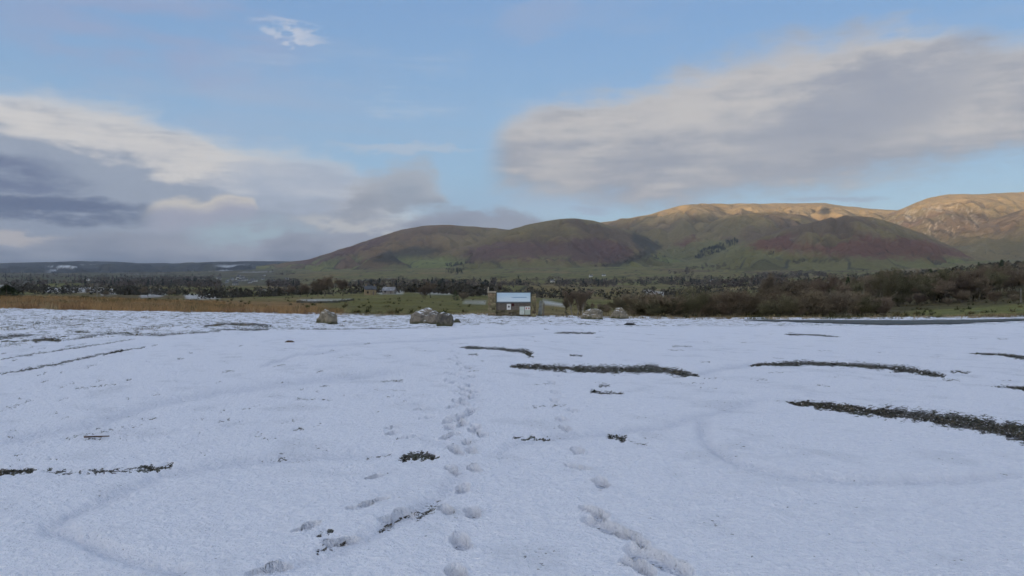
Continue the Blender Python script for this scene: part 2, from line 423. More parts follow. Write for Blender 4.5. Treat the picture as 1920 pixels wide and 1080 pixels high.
for k in range(46):
    t = k / 46.0; yy = 840 - 200 * t ** 0.75; xx = 868 - 12 * t + _r.uniform(-34, 34) * (1 - 0.45 * t)
    PRINTS.append((xx, yy, _r.uniform(-25, 30), _r.uniform(0.9, 1.2)))

BARE += [([(-40, 640), (20, 632), (60, 633)], 3, 3, 0.75), ([(60, 642), (90, 639), (116, 641)], 4, 3, 1.0), ([(116, 641), (200, 629), (300, 630), (350, 626)], 2.2, 2.2, 0.62),
         ([(350, 626), (400, 622), (450, 617)], 1.8, 1.8, 0.6), ([(378, 615), (420, 609), (512, 608)], 2.2, 2.6, 0.9), ([(400, 619), (470, 617), (510, 614)], 1.5, 1.8, 0.8),
         ([(512, 613), (600, 612), (680, 611), (770, 609), (860, 608)], 0.9, 1.0, 0.8)]
_r = random.Random(5)
for k in range(75):   # small scuffs of bare ground
    qx, qy = _r.uniform(0, 760), _r.uniform(640, 870); L_ = _r.uniform(8, 34) * (qy - 545) / 220
    BARE.append(([(qx, qy), (qx + L_, qy - L_ * _r.uniform(0.08, 0.3))], _r.uniform(0.9, 1.6), _r.uniform(0.9, 1.6), _r.uniform(0.34, 0.62)))
for k in range(45):
    qx, qy = _r.uniform(760, 1920), 610 + 120 * _r.random() ** 1.6; L_ = _r.uniform(8, 40) * (qy - 545) / 150
    BARE.append(([(qx, qy), (qx + L_, qy + L_ * _r.uniform(-0.03, 0.08))], _r.uniform(0.7, 1.4), _r.uniform(0.7, 1.4), _r.uniform(0.32, 0.6)))
def ground_masks(x, y):
    px, py = W2P(x, y)
    jx = (fbm(px / 22.0, py / 6.0, 21, 4) - 0.5) * 16; jy = (fbm(px / 12.0, py / 5.0, 22, 4) - 0.5) * 6 * np.clip((py - 590) / 160, 0.25, 1.6)
    jz = (fbm(px / 5.0, py / 2.5, 23, 3) - 0.5) * 7 * np.clip((py - 590) / 160, 0.3, 1.6)
    b = np.zeros(np.shape(x))
    for pts, h0, h1, s in BARE:
        X = np.array([p[0] for p in pts]); Y = np.array([p[1] for p in pts]); m = 40
        sel = (px > X.min() - m) & (px < X.max() + m) & (py > Y.min() - m) & (py < Y.max() + m)
        if not sel.any(): continue
        d, t = seg_dist(px[sel] + jx[sel] * 0.7, py[sel] + jy[sel] * 0.8 + jz[sel], pts)
        hw = (h0 + (h1 - h0) * t) * (0.45 + 1.25 * fbm(px[sel] / 26.0, py[sel] / 9.0, 24, 3)) * (0.35 + 0.65 * np.minimum(sm(t, 0, 0.1), sm(1 - t, 0, 0.1)) if len(pts) > 2 else 1.0)
        v = s * np.exp(-(d / (hw * 1.0)) ** 2.0)
        b[sel] = np.maximum(b[sel], v)
    tr = np.zeros(np.shape(x)); dep = np.zeros(np.shape(x))
    for pts, hw, dp in TRACKS:
        d, t = seg_dist(px + jx, py + jy, pts, 1.6)
        g = np.exp(-(d / (hw * 1.15)) ** 2)
        fade = sm(t, 0.0, 0.12) * sm(1 - t, 0.0, 0.12)
        dep = np.maximum(dep, g * dp * fade); tr = np.maximum(tr, g * fade)
    return b, tr, dep
def edge_of_gravel(x, y):
    """+ where the rough grass verge begins, beyond the gravel"""
    px, py = W2P(x, y)
    lim = np.interp(px, [-400, 0, 110, 300, 440, 600, 760, 900, 1100, 1400, 1920, 2600], [665, 655, 640, 632, 622, 613, 609, 606, 603, 602, 600, 600])
    return lim - py

ncol, nrow = 1020, 416
cu = np.concatenate([-np.geomspace(14.0, 0.815, 46), np.linspace((-260 - 960) / F, (2180 - 960) / F, ncol), np.geomspace(0.815, 14.0, 46)]); ncol = len(cu)
pyr = np.concatenate([np.linspace(1420, 1092, 50), np.linspace(1090, 690, 236), np.linspace(688, HZ + EYE * F / 63.0, 130)])
dr = EYE * F / (pyr - HZ)
GX = cu[None, :] * dr[:, None]; GY = np.repeat(dr[:, None], ncol, 1)
bare, track, depth = ground_masks(GX, GY)
GZ = ground_z(GX, GY)
verge = sm(edge_of_gravel(GX, GY), -2.5, 4.0)
GZ = GZ + (fbm(GX / 0.5, GY / 0.5, 31, 4) - 0.5) * 0.03 + (fbm(GX / 0.07, GY / 0.10, 32, 3) - 0.5) * 0.016 * sm(30 - GY, 0, 15)
GZ = GZ - depth + verge * sm(1360 - W2P(GX, GY)[0], 0, 120) * ((fbm(GX / 0.8, GY / 0.8, 33, 4) - 0.5) * 0.16)
GZ = GZ - 0.028 * np.clip(bare, 0, 1)
trod = np.zeros(GX.shape)
for (qx, qy, ang, sc) in PRINTS:
    d0 = EYE * F / (qy - HZ); x0 = (qx - 960) / F * d0; a = math.radians(ang)
    L, Wd = 0.15 * sc, 0.060 * sc
    sel = (np.abs(GX - x0) < 0.5) & (np.abs(GY - d0) < 0.5)
    if not sel.any(): continue
    dx = GX[sel] - x0; dy = GY[sel] - d0
    v = dx * math.sin(a) + dy * math.cos(a); u = dx * math.cos(a) - dy * math.sin(a)
    u = u + 0.02 * np.sin(v / L * 2.2); wv = Wd * (1 - 0.25 * np.exp(-((v / L + 0.15) / 0.3) ** 2))
    rr = np.sqrt((u / wv) ** 2 + (v / L) ** 2) + (fbm(dx / 0.08, dy / 0.2, 41, 2) - 0.5) * 0.10
    GZ[sel] += -0.056 * sm(1.05 - rr, 0, 0.13) * (1 - 0.35 * np.exp(-((v / L + 0.28) / 0.10) ** 2)) + 0.017 * np.exp(-((rr - 1.16) / 0.12) ** 2) * (0.55 + 0.45 * np.sin(np.arctan2(v, u) * 2 + qx)) + (fbm(dx / 0.035, dy / 0.05, 43, 2) - 0.5) * 0.016 * sm(1.0 - rr, 0, 0.3)
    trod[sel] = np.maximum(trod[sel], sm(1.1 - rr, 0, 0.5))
V = np.stack([GX, GY, GZ], -1).reshape(-1, 3)
me = mesh_np('snowy_ground', V, grid_faces(nrow, ncol),
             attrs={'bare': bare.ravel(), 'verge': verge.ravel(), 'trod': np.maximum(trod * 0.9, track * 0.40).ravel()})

m_snow, b = new_mat('snow_on_gravel', 0.75, 0.25)
pos = world_pos()
n1 = noise_tex(pos, 11.0, 3, 0.7); n2 = noise_tex(pos, 28.0, 3, 0.7); n3 = noise_tex(pos, 1.6, 3, 0.55); n4 = noise_tex(pos, 90.0, 2, 0.7)
gsep = N.nt.nodes.new('ShaderNodeSeparateXYZ'); N.nt.links.new(pos.s, gsep.inputs[0])
bm_ = attr('bare'); vg = attr('verge'); td = attr('trod')
spot_n = n1 * 0.55 + n2 * 0.45
open_ = sstep(bm_ + (spot_n - 0.5) * 4.2 * sstep(bm_, 0.02, 0.25), 0.44, 0.60)
tuft = sstep(vg * 0.20 + (noise_tex(pos, 4.5, 4, 0.75) - 0.5) * 1.5 + (n3 - 0.5) * 0.9, 0.27, 0.36) * vg
gravel = mixc(sstep(n4, 0.35, 0.7), (0.032, 0.030, 0.026), (0.10, 0.088, 0.070))
gravel = mixc(sstep(n3, 0.5, 0.62), gravel, (0.05, 0.055, 0.03))
turf = mixc(sstep(n2, 0.4, 0.62), (0.035, 0.045, 0.02), (0.13, 0.105, 0.05))
snow = mixc(sstep(n2 * 0.6 + n1 * 0.4, 0.34, 0.66), (0.80, 0.82, 0.905), (0.93, 0.94, 0.995))
grit = noise_tex(pos, 19.0, 2, 0.6); drift = noise_tex(combine(N(gsep.outputs[0]) * 0.9 + N(gsep.outputs[1]) * 0.35, N(gsep.outputs[1]) * 0.22, 0.0), 1.3, 4, 0.55)
thin = sstep(n3 * 0.5 + drift * 0.5, 0.50, 0.64)
snow = mixc(thin * 0.45 * sstep(n2, 0.3, 0.6), snow, (0.60, 0.625, 0.69))
snow = mixc(sstep(grit + thin * 0.09, 0.735, 0.77) * 0.75, snow, (0.09, 0.085, 0.075))
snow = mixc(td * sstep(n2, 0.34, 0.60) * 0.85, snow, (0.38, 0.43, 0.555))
snow = mixc(sstep(td, 0.5, 0.8) * sstep(grit, 0.60, 0.66), snow, (0.12, 0.12, 0.12))
gravel = mixc(sstep(n4 * 0.5 + n2 * 0.5, 0.57, 0.63) * 0.8, gravel, (0.70, 0.72, 0.78))
c = mixc(tuft, snow, turf); c = mixc(open_, c, gravel)
set_in(b, 'Base Color', c)
bump(b, n1 * 0.8 + n2 * 0.7, 0.06, 0.85)
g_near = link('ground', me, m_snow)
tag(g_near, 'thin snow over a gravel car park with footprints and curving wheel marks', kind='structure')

# the land behind and beside the camera: the same snowy ground, carried on
nb = 60
bx = np.linspace(-4000, 4000, nb); by = np.concatenate([np.linspace(-4200, -20, nb - 4), [-8, -2, 1.5, 3.2]])
BX, BY = np.meshgrid(bx, by); BZ = -0.012 + (fbm(BX / 400, BY / 400, 51, 4) - 0.5) * 6 * sm(np.hypot(BX, BY), 200, 900)
me = mesh_np('ground_behind', np.stack([BX, BY, BZ], -1).reshape(-1, 3), grid_faces(nb, nb),
             attrs={'bare': np.zeros(nb * nb), 'verge': (0.6 * sm(-BY, 15, 40)).ravel(), 'trod': np.zeros(nb * nb)})
tag(link('ground', me, m_snow), 'snow dusted ground carrying on behind the car park', kind='structure')

# ------------------------------------------------------------------ valley land
def mixv(a, b, m): return a + (np.asarray(b) - a) * m[..., None]
STRAW = (0.42, 0.29, 0.135); OLIVE = (0.21, 0.165, 0.078); GREEN = (0.158, 0.152, 0.062); LEAFY = (0.15, 0.160, 0.055)
RUST = (0.155, 0.070, 0.052); PURPLE = (0.118, 0.068, 0.064); HEATH = (0.145, 0.100, 0.068); DARK = (0.042, 0.044, 0.036); SNOWC = (0.80, 0.82, 0.86); MOOR = (0.27, 0.17, 0.08)
ncol, nrow = 940, 250
cu = np.linspace((-900 - 960) / F, (2800 - 960) / F, ncol); dr = np.exp(np.linspace(math.log(57.0), math.log(5400.0), nrow))
LX = cu[None, :] * dr[:, None]; LY = np.repeat(dr[:, None], ncol, 1)
LZ = land_z(LX, LY) - 0.10 * sm(66 - LY, 0, 6)
ppx = 960 + F * LX / LY; ppy = HZ - F * (LZ - EYE) / LY
# fields: warped voronoi cells
def fields(x, y, size, seed):
    wx = x + (fbm(x / size / 1.5, y / size / 1.5, seed, 3) - 0.5) * size * 0.8; wy = y + (fbm(x / size / 1.5, y / size / 1.5, seed + 9, 3) - 0.5) * size * 0.8
    gx = np.floor(wx / size); gy = np.floor(wy / (size * 1.0)); best = np.full(x.shape, 1e9); sec = np.full(x.shape, 1e9); idv = np.zeros(x.shape)
    for ox in (-1, 0, 1):
        for oy in (-1, 0, 1):
            cx = gx + ox; cy = gy + oy
            qx = (cx + 0.15 + 0.7 * _hash(cx, cy, seed)) * size; qy = (cy + 0.15 + 0.7 * _hash(cx, cy, seed + 1)) * size
            dd = np.hypot(wx - qx, wy - qy); m = dd < best
            sec = np.where(m, best, np.minimum(sec, dd)); idv = np.where(m, _hash(cx, cy, seed + 2), idv); best = np.where(m, dd, best)
    return idv, (sec - best)
fid, fedge = fields(LX, LY, 190.0, 71)
n_a = fbm(LX / 25.0, LY / 25.0, 81, 5); n_b = fbm(LX / 120.0, LY / 120.0, 82, 4)
col = np.empty(LX.shape + (3,)); col[:] = GREEN
col = mixv(col, OLIVE, sm(fid, 0.35, 0.55)); col = mixv(col, LEAFY, sm(fid, 0.62, 0.7) * 0.8); col = mixv(col, HEATH, sm(fid, 0.82, 0.86) * 0.7)
col = mixv(col, OLIVE, sm(n_b, 0.45, 0.62) * 0.5)
col *= (0.72 + 0.56 * n_a)[..., None]
hedge = sm(fedge, 9.0, 3.0) * sm(LY, 300, 500); col = mixv(col, DARK, hedge * 0.75)
# snow dusted fields where the photograph has them
SN = [([(-60, 533), (50, 534), (52, 540), (-60, 540)], 2), ([(82, 540), (180, 541), (200, 548), (84, 548)], 2), ([(188, 549), (300, 541), (306, 546), (190, 554)], 2),
      ([(262, 552), (330, 546), (300, 556), (264, 558)], 2), ([(345, 552), (410, 548), (412, 560), (350, 562)], 2.5), ([(815, 538), (915, 543), (915, 549), (820, 546)], 1.5),
      ([(770, 547), (915, 549), (915, 553), (800, 552)], 1.5), ([(870, 563), (912, 563), (910, 571), (868, 570)], 2), ([(1018, 562), (1055, 569), (1060, 575), (1020, 570)], 3.5),
      ([(1205, 543), (1280, 553), (1276, 560), (1210, 550)], 1.5), ([(560, 562), (660, 560), (640, 564), (590, 566)], 1.3), ([(700, 546), (760, 545), (755, 551), (715, 552)], 1.5)]
for poly, soft in SN:
    mk = poly_mask(ppx, ppy + (n_a - 0.5) * 5, poly, soft) * sm(n_a, 0.22, 0.42)
    col = mixv(col, SNOWC, mk * 0.5)
frost = sm(fid, 0.93, 0.95) * sm(960 - ppx, 100, 500) * sm(LY, 500, 700); col = mixv(col, SNOWC, frost * 0.45)
# moor grass near left, rough sward centre
moor = sm(640 - ppx + (n_b - 0.5) * 200, -30, 60) * sm(190 - LY, -60, 40); col = mixv(col, MOOR, moor * 0.9)
cm = sm(200 - np.abs(ppx - 760), 0, 80) * sm(LY, 60, 80) * sm(600 - LY, 0, 200)
col = mixv(col, np.array(LEAFY) * 0.9, cm * 0.55)
vr = sm(ppx, 1650, 1740) * sm(LY, 70, 95) * sm(200 - LY, 0, 50); col = mixv(col, np.array(LEAFY) * 1.15, vr * 0.8)
vr = poly_mask(ppx, ppy, [(1690, 530), (1740, 516), (1820, 511), (1830, 520), (1760, 540), (1700, 545)], 6); col = mixv(col, np.array(LEAFY) * 1.15, vr * 0.8)
woodf = sm(ppx + (n_b - 0.5) * 160, 1420, 1520) * sm(LY, 110, 150) * (1 - sm(poly_mask(ppx, ppy, [(1690, 530), (1740, 516), (1820, 511), (1830, 520), (1760, 540), (1700, 545)], 6), 0.2, 0.6)) * (1 - sm(ppx, 1680, 1730) * sm(170 - LY, 0, 30)) * sm(760 - LY, 0, 40)
col = mixv(col, (0.085, 0.075, 0.045), woodf * 0.8)
col = mixv(col, (0.075, 0.078, 0.068), sm(620 - ppx, 0, 160) * sm(LY, 1300, 1900) * 0.8 * (0.6 + 0.4 * sm(n_b, 0.4, 0.6)))
col = mixv(col, (0.14, 0.10, 0.055), sm(72 - LY, -4, 8) * 0.8)
me = mesh_np('valley', np.stack([LX, LY, LZ], -1).reshape(-1, 3), grid_faces(nrow, ncol), attrs={'tint': col.reshape(-1, 3)})
m_land, b = new_mat('hill_turf', 0.95, 0.05)
pos = world_pos(); t = attr('tint', False)
f1 = noise_tex(pos, 0.05, 6, 0.65); f2 = noise_tex(pos, 0.6, 4, 0.6)
hsv = N.nt.nodes.new('ShaderNodeHueSaturation'); N.nt.links.new(t.s, hsv.inputs['Color']); N.nt.links.new((f1 * 0.7 + f2 * 0.6 + 0.35).s, hsv.inputs['Value'])
set_in(b, 'Base Color', N(hsv.outputs[0])); f3 = noise_tex(pos, 0.011, 6, 0.6); bump(b, f1 * 6.0 + f2 * 0.5 + f3 * 45.0, 1.0, 0.8)
tag(link('valley', me, m_land), 'green and snow dusted valley fields below the hills', kind='structure')

# ------------------------------------------------------------------ the hills
HILLS = [  # name label, crest distance, front depth, back depth, silhouette
    ('low blue far ridge with snowy fields on the skyline', 9500, 4400, 2500, [(-900, 500), (-300, 497), (0, 494), (60, 492), (140, 490), (200, 490), (260, 493), (320, 494), (400, 491), (480, 490), (560, 490), (660, 497), (780, 510)]),
    ('brown rounded hill rising from the low ridge', 5800, 1900, 1500, [(480, 500), (540, 491), (576, 487), (612, 476), (649, 464), (686, 451), (722, 440), (759, 429), (795, 423), (832, 421), (868, 424), (923, 427), (952, 430), (1030, 440), (1130, 470), (1220, 500)]),
    ('rust banded hill with a domed top in the middle', 4700, 1400, 1300, [(780, 505), (839, 474), (868, 462), (893, 455), (925, 442), (959, 429), (1014, 416), (1050, 410), (1076, 409), (1109, 413), (1141, 422), (1182, 434), (1222, 450), (1260, 480), (1290, 510)]),
    ('long flat topped fell with a sunlit rim', 6900, 2300, 2500, [(980, 470), (1060, 440), (1110, 420), (1140, 415), (1180, 409), (1220, 402), (1250, 392), (1285, 383), (1340, 382), (1400, 382), (1470, 381), (1545, 380), (1575, 385), (1600, 388), (1650, 393), (1700, 396), (1760, 402), (1850, 430), (1960, 470)]),
    ('olive shoulder below the flat topped fell', 5500, 1500, 900, [(1150, 505), (1200, 480), (1240, 460), (1290, 436), (1330, 418), (1370, 404), (1410, 399), (1450, 397), (1500, 402), (1560, 420), (1640, 450), (1720, 490)]),
    ('sunlit high fell with pale streaked gullies', 6300, 1700, 2000, [(1560, 450), (1620, 425), (1660, 404), (1690, 391), (1720, 379), (1750, 369), (1780, 364), (1850, 364), (1920, 360), (2050, 357), (2250, 362), (2500, 380), (2800, 420)]),
    ('steep sunlit spur in front of the high fell', 5200, 1300, 700, [(1700, 500), (1740, 470), (1770, 452), (1795, 438), (1830, 423), (1870, 408), (1920, 392), (2000, 375), (2100, 372), (2250, 385), (2500, 420), (2700, 450)]),
    ('rust and green rounded hill nearest the wood', 4200, 1500, 1000, [(1280, 510), (1340, 482), (1402, 453), (1440, 438), (1475, 427), (1510, 419), (1548, 412), (1580, 407), (1606, 405), (1639, 408), (1676, 418), (1730, 438), (1785, 462), (1832, 483), (1880, 505), (1930, 520)]),
]
BRACKEN = [[(842, 492), (868, 470), (900, 462), (960, 455), (1040, 448), (1100, 446), (1150, 452), (1185, 466), (1180, 484), (1120, 492), (1040, 489), (960, 490), (900, 492)],
           [(1400, 466), (1425, 450), (1475, 438), (1500, 446), (1490, 462), (1560, 462), (1600, 448), (1690, 444), (1760, 456), (1840, 486), (1760, 484), (1640, 480), (1560, 476), (1480, 470)],
           [(545, 496), (610, 478), (690, 452), (740, 440), (720, 455), (660, 478), (600, 498)],
           [(1255, 456), (1300, 440), (1310, 445), (1280, 462)]]
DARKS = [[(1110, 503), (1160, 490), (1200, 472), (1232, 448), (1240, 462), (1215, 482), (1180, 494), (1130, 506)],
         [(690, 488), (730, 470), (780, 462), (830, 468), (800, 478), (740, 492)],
         [(1180, 434), (1215, 445), (1225, 458), (1200, 468), (1188, 455)],  # shaded right flank of the domed hill, painted into its colour
         [(1540, 388), (1556, 392), (1560, 404), (1548, 406), (1536, 398)]]  # shadowed gully at the end of the flat fell, painted dark
GRASSY = [[(640, 520), (760, 490), (840, 475), (850, 492), (960, 494), (1100, 496), (1180, 488), (1250, 462), (1330, 452), (1400, 456), (1440, 474), (1560, 482), (1700, 486), (1860, 492), (1900, 530), (640, 530)]]
HILL_PTS = []
for label, dc, fd, bd, sil in HILLS:
    sx = [p[0] for p in sil]; sy = [p[1] for p in sil]
    npx = int((sx[-1] - sx[0]) / 3.0); cpx = np.linspace(sx[0], sx[-1], npx)
    kern = np.hanning(13); kern /= kern.sum()
    cpy = np.interp(cpx, sx, sy); cpy = np.convolve(np.pad(cpy, 6, 'edge'), kern, 'valid')
    cpy = cpy + (fbm(cpx / 22.0, cpx * 0 + dc, 91, 4) - 0.5) * 2.4
    t = np.concatenate([np.linspace(0, 1, 100), 1 + np.linspace(0.03, 1, 22)])
    T = np.repeat(t[:, None], npx, 1)
    Dc = dc + (fbm(cpx / 160.0, cpx * 0 + 3.3, int(dc), 3) - 0.5) * 500
    D = np.where(T <= 1, Dc - fd * (1 - T), Dc + bd * (T - 1))
    zc = EYE + (HZ - cpy) / F * Dc
    xw = (cpx[None, :] - 960) / F * D
    zlow = EYE + (HZ - table_py(cpx[None, :] * np.ones_like(T), np.clip(D, 60, 5200))) / F * D
    zb = np.minimum(zlow, zc[None, :]) - 25.0
    s = np.where(T <= 1, 1 - (1 - np.clip(T, 0, 1)) ** 1.55, np.clip(2 - T, 0, 1) ** 0.8)
    s = np.where(T <= 1, s * 0.65 + 0.35 * np.sin(np.clip(T, 0, 1) * math.pi / 2) ** 1.0, s)
    Z = zb + (zc[None, :] - zb) * s
    # gullies run down the fall line
    g1 = fbm(cpx[None, :] / 58.0 + (T - 0.5) * 1.6 + (fbm(xw / 300.0, D / 300.0, 92, 3) - 0.5) * 0.8, T * 1.6, int(dc) + 5, 5); g1 = 1 - np.abs(2 * g1 - 1)
    g2 = fbm(xw / 420.0, D / 420.0, int(dc) + 7, 5)
    mid = np.clip(4 * T * (1 - T), 0, 1)
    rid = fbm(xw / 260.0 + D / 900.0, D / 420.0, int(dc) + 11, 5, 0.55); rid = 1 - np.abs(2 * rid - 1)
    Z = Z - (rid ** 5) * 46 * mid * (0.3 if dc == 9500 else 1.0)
    Z = Z - (g1 ** 2.2) * 55 * mid * (fd / 1700.0) + (g2 - 0.5) * (25 if dc == 9500 else 75) * np.where(T <= 1, mid * sm(1 - T, 0.02, 0.3), 0)
    px_ = 960 + F * xw / D; py_ = HZ - F * (Z - EYE) / D
    n_a = fbm(xw / 150.0, D / 150.0, 81, 5); n_b = fbm(xw / 500.0, D / 500.0, 82, 4); n_s = fbm(px_ / 9.0, py_ / 3.0, 83, 4)
    hgt = np.clip((HZ - py_) / 160.0, 0, 1)
    col = np.empty(T.shape + (3,)); col[:] = OLIVE
    col = mixv(col, HEATH, sm(n_b + (n_a - 0.5) * 0.6, 0.42, 0.62) * 0.75)
    col = mixv(col, STRAW, sm(Z + (n_a - 0.5) * 260, 430, 640) * 0.85)
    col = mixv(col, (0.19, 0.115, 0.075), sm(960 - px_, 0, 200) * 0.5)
    col = mixv(col, np.array(HEATH) * 0.6, sm(rid ** 5, 0.25, 0.8) * mid * 0.6)  # darker heath in the gullies, deepening their relief in the colour
    jx = (n_a - 0.5) * 46; jy = (n_s - 0.5) * 16 + (n_a - 0.5) * 14
    for poly in GRASSY: col = mixv(col, np.array(GREEN) * 1.05, poly_mask(px_ + jx, py_ + jy, poly, 6) * 0.85)
    for bi, poly in enumerate(BRACKEN): col = mixv(col, (PURPLE if bi in (0, 2) else RUST), poly_mask(px_ + jx, py_ + jy, poly, 5) * 0.85)
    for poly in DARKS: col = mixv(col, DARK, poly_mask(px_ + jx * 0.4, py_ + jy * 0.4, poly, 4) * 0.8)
    # stone walls and field edges low down
    fid, fed = fields(xw, D, 240.0, 71)
    low = sm(py_, 474, 492); col = col * (1 + (fid - 0.5)[..., None] * 0.75 * low[..., None]); col = mixv(col, (0.155, 0.185, 0.062), sm(fid, 0.5, 0.6) * low * 0.7)
    col = mixv(col, DARK, sm(fed, 15, 5) * low * 0.85)
    if dc == 6300 or dc == 5200:   # pale scree and snow caught in the gullies
        k = sm(1 - np.abs(2 * fbm(px_ / 15.0 - py_ / 26.0, py_ / 34.0, 97, 4, 0.6) - 1), 0.90, 0.985) * sm(py_, 372, 395) * sm(1880 - px_, 0, 90) * sm(n_s, 0.3, 0.55)
        col = mixv(col, (0.60, 0.50, 0.37), k * 0.65)
        col = mixv(col, (0.12, 0.075, 0.05), sm(n_a, 0.5, 0.62) * sm(py_, 385, 405) * sm(1830 - px_, 0, 60) * 0.7)
        col = mixv(col, OLIVE, sm(py_, 425, 455) * 0.7)
    if dc == 9500:
        col[:] = (0.022, 0.030, 0.036); col = col * (0.6 + 0.8 * n_a)[..., None]
        sn = sm(fbm(px_ / 42.0, py_ / 4.5, 98, 4), 0.615, 0.66) * sm(py_, 494, 500) * np.maximum(sm(60 - np.abs(px_ - 140), 0, 30), sm(90 - np.abs(px_ - 480), 0, 40))
        col = mixv(col, SNOWC, sn * 0.75)
        col = mixv(col, np.array(GREEN) * 0.5, sm(fid, 0.7, 0.8) * 0.3)
    col *= (0.78 + 0.44 * n_a)[..., None]
    HILL_PTS.append((px_[:100].ravel(), py_[:100].ravel(), xw[:100].ravel(), D[:100].ravel(), Z[:100].ravel()))
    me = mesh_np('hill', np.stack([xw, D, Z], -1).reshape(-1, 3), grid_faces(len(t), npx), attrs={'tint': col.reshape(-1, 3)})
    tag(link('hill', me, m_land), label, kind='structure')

# ------------------------------------------------------------------ unseen bank of cloud added behind the camera to shade the foreground
u_s = np.array([math.sin(SUN_AZ), math.cos(SUN_AZ)]); u_p = np.array([-u_s[1], u_s[0]])   # towards the sun, and across it
sgrid = np.linspace(-26000, 26000, 260); q = np.linspace(0, 2 * math.pi, 40, endpoint=False)
CL = 10000.0
def shade_cloud_top(lat): return np.interp(lat, [-9000, -4500, -3000, -2500, -2000, -1557, -1147, 4000], [1850, 1820, 1765, 1660, 1580, 1500, 1465, 1480])  # top edge shaped so its shadow leaves only the fell tops sunlit
lat_axis = np.array([math.cos(SUN_AZ) * -1.0, math.sin(SUN_AZ)])  # (0.73,-0.68) for the sun behind left
S_, Q_ = np.meshgrid(sgrid, q, indexing='ij')
top = shade_cloud_top(S_); base = 330.0
lump = (fbm(S_ / 1500.0, Q_ * 1.2, 61, 5) - 0.5)
rad_d = 1700 + lump * 900; ca, sa = np.cos(Q_), np.sin(Q_)
zz = np.where(sa > 0, base + 500 + (top - base - 500) * np.abs(sa) ** 0.6 * (1 + (fbm(S_ / 500.0, Q_ * 0, 62, 4) - 0.5) * 0.12), base + 500 - 500 * np.abs(sa) ** 0.5)
along = CL + rad_d * ca
CXY = along[..., None] * u_s + S_[..., None] * lat_axis
Vc = np.concatenate([CXY, zz[..., None]], -1)
nq = len(q); idx = np.arange(len(sgrid) * nq).reshape(len(sgrid), nq)
Fq = np.stack([idx[:-1], np.roll(idx, -1, 1)[:-1], np.roll(idx, -1, 1)[1:], idx[1:]], -1).reshape(-1, 4)
m_shade_cloud = simple_mat('shade_cloud_white', (0.85, 0.85, 0.87), (0.78, 0.78, 0.80), 0.001, 1.0, 0.0)
tag(link('cloud', mesh_np('cloud', Vc.reshape(-1, 3), Fq), m_shade_cloud), 'unseen bank of cloud added behind the car park to shade the foreground', kind='structure')

# ------------------------------------------------------------------ materials of things
def stone_mat(name, a, b_, c_, snow_lo=0.72, snow_amt=1.0, scale=3.0, moss=True, vary=False):
    m, b = new_mat(name, 0.9, 0.15); p = obj_coord()
    f = noise_tex(p, scale, 6, 0.65, 0.4); f2 = noise_tex(p, scale * 5, 5, 0.7)
    c = mixc(sstep(f, 0.35, 0.6), a, b_); c = mixc(sstep(f2, 0.52, 0.66) * 0.6, c, c_)
    sep = N.nt.nodes.new('ShaderNodeSeparateXYZ'); N.nt.links.new(p.s, sep.inputs[0]); z = N(sep.outputs[2])
    if moss: c = mixc(sstep(z + (f - 0.5) * 0.5, 0.28, 0.02) * 0.75, c, (0.055, 0.06, 0.02))
    g = N.nt.nodes.new('ShaderNodeNewGeometry'); sn = N.nt.nodes.new('ShaderNodeSeparateXYZ'); N.nt.links.new(g.outputs['Normal'], sn.inputs[0])
    k = sstep(N(sn.outputs[2]) + (f2 - 0.5) * 0.7 + (f - 0.5) * 0.9, snow_lo, snow_lo + 0.12) * snow_amt
    c = mixc(k, c, (0.82, 0.84, 0.88))
    if vary:
        hs = N.nt.nodes.new('ShaderNodeHueSaturation'); N.nt.links.new(c.s, hs.inputs['Color']); r = obj_random()
        N.nt.links.new((r * 0.9 + 0.55).s, hs.inputs['Value']); N.nt.links.new((N.m('FRACT', r * 5.7) * 0.05 + 0.475).s, hs.inputs['Hue']); c = N(hs.outputs[0])
    set_in(b, 'Base Color', c); bump(b, f * 0.6 + f2 * 0.5, 0.06, 0.8)
    return m
m_rock = stone_mat('lichened_rock', (0.165, 0.145, 0.11), (0.29, 0.25, 0.185), (0.07, 0.068, 0.058), 0.84)
m_rock_big = stone_mat('big_rock', (0.12, 0.112, 0.10), (0.25, 0.215, 0.17), (0.065, 0.063, 0.06), 0.82)
m_rock_dark = stone_mat('dark_rock', (0.075, 0.072, 0.07), (0.15, 0.135, 0.11), (0.045, 0.045, 0.045), 0.84)
m_wallstone = stone_mat('wall_stone', (0.185, 0.155, 0.088), (0.285, 0.23, 0.145), (0.09, 0.085, 0.05), 1.3, 1.0, 5.0, False, True)
m_mossstone = stone_mat('mossy_wall_stone', (0.10, 0.092, 0.050), (0.18, 0.155, 0.10), (0.065, 0.07, 0.035), 1.3, 1.0, 5.0, False, True)
m_capstone = stone_mat('pale_cap_stone', (0.50, 0.44, 0.33), (0.42, 0.36, 0.27), (0.2, 0.18, 0.14), 1.0, 1.0, 5.0, False)
m_timber = simple_mat('weathered_timber', (0.13, 0.11, 0.095), (0.20, 0.17, 0.145), 9.0, 0.8)
m_bark = simple_mat('grey_bark', (0.10, 0.085, 0.065), (0.17, 0.145, 0.11), 3.0, 0.95, 0.1, 0.5)
m_birch = simple_mat('pale_birch_bark', (0.40, 0.37, 0.33), (0.22, 0.20, 0.17), 2.0, 0.9, 0.1)
m_twig = simple_mat('brown_twigs', (0.175, 0.138, 0.102), (0.25, 0.192, 0.138), 0.4, 0.95, 0.05, 0.7)
m_twig_red = simple_mat('reddish_twigs', (0.175, 0.140, 0.110), (0.235, 0.185, 0.14), 0.4, 0.95, 0.05, 0.6)
m_twig_olive = simple_mat('olive_twigs', (0.150, 0.135, 0.085), (0.20, 0.178, 0.112), 0.4, 0.95, 0.05, 0.6)
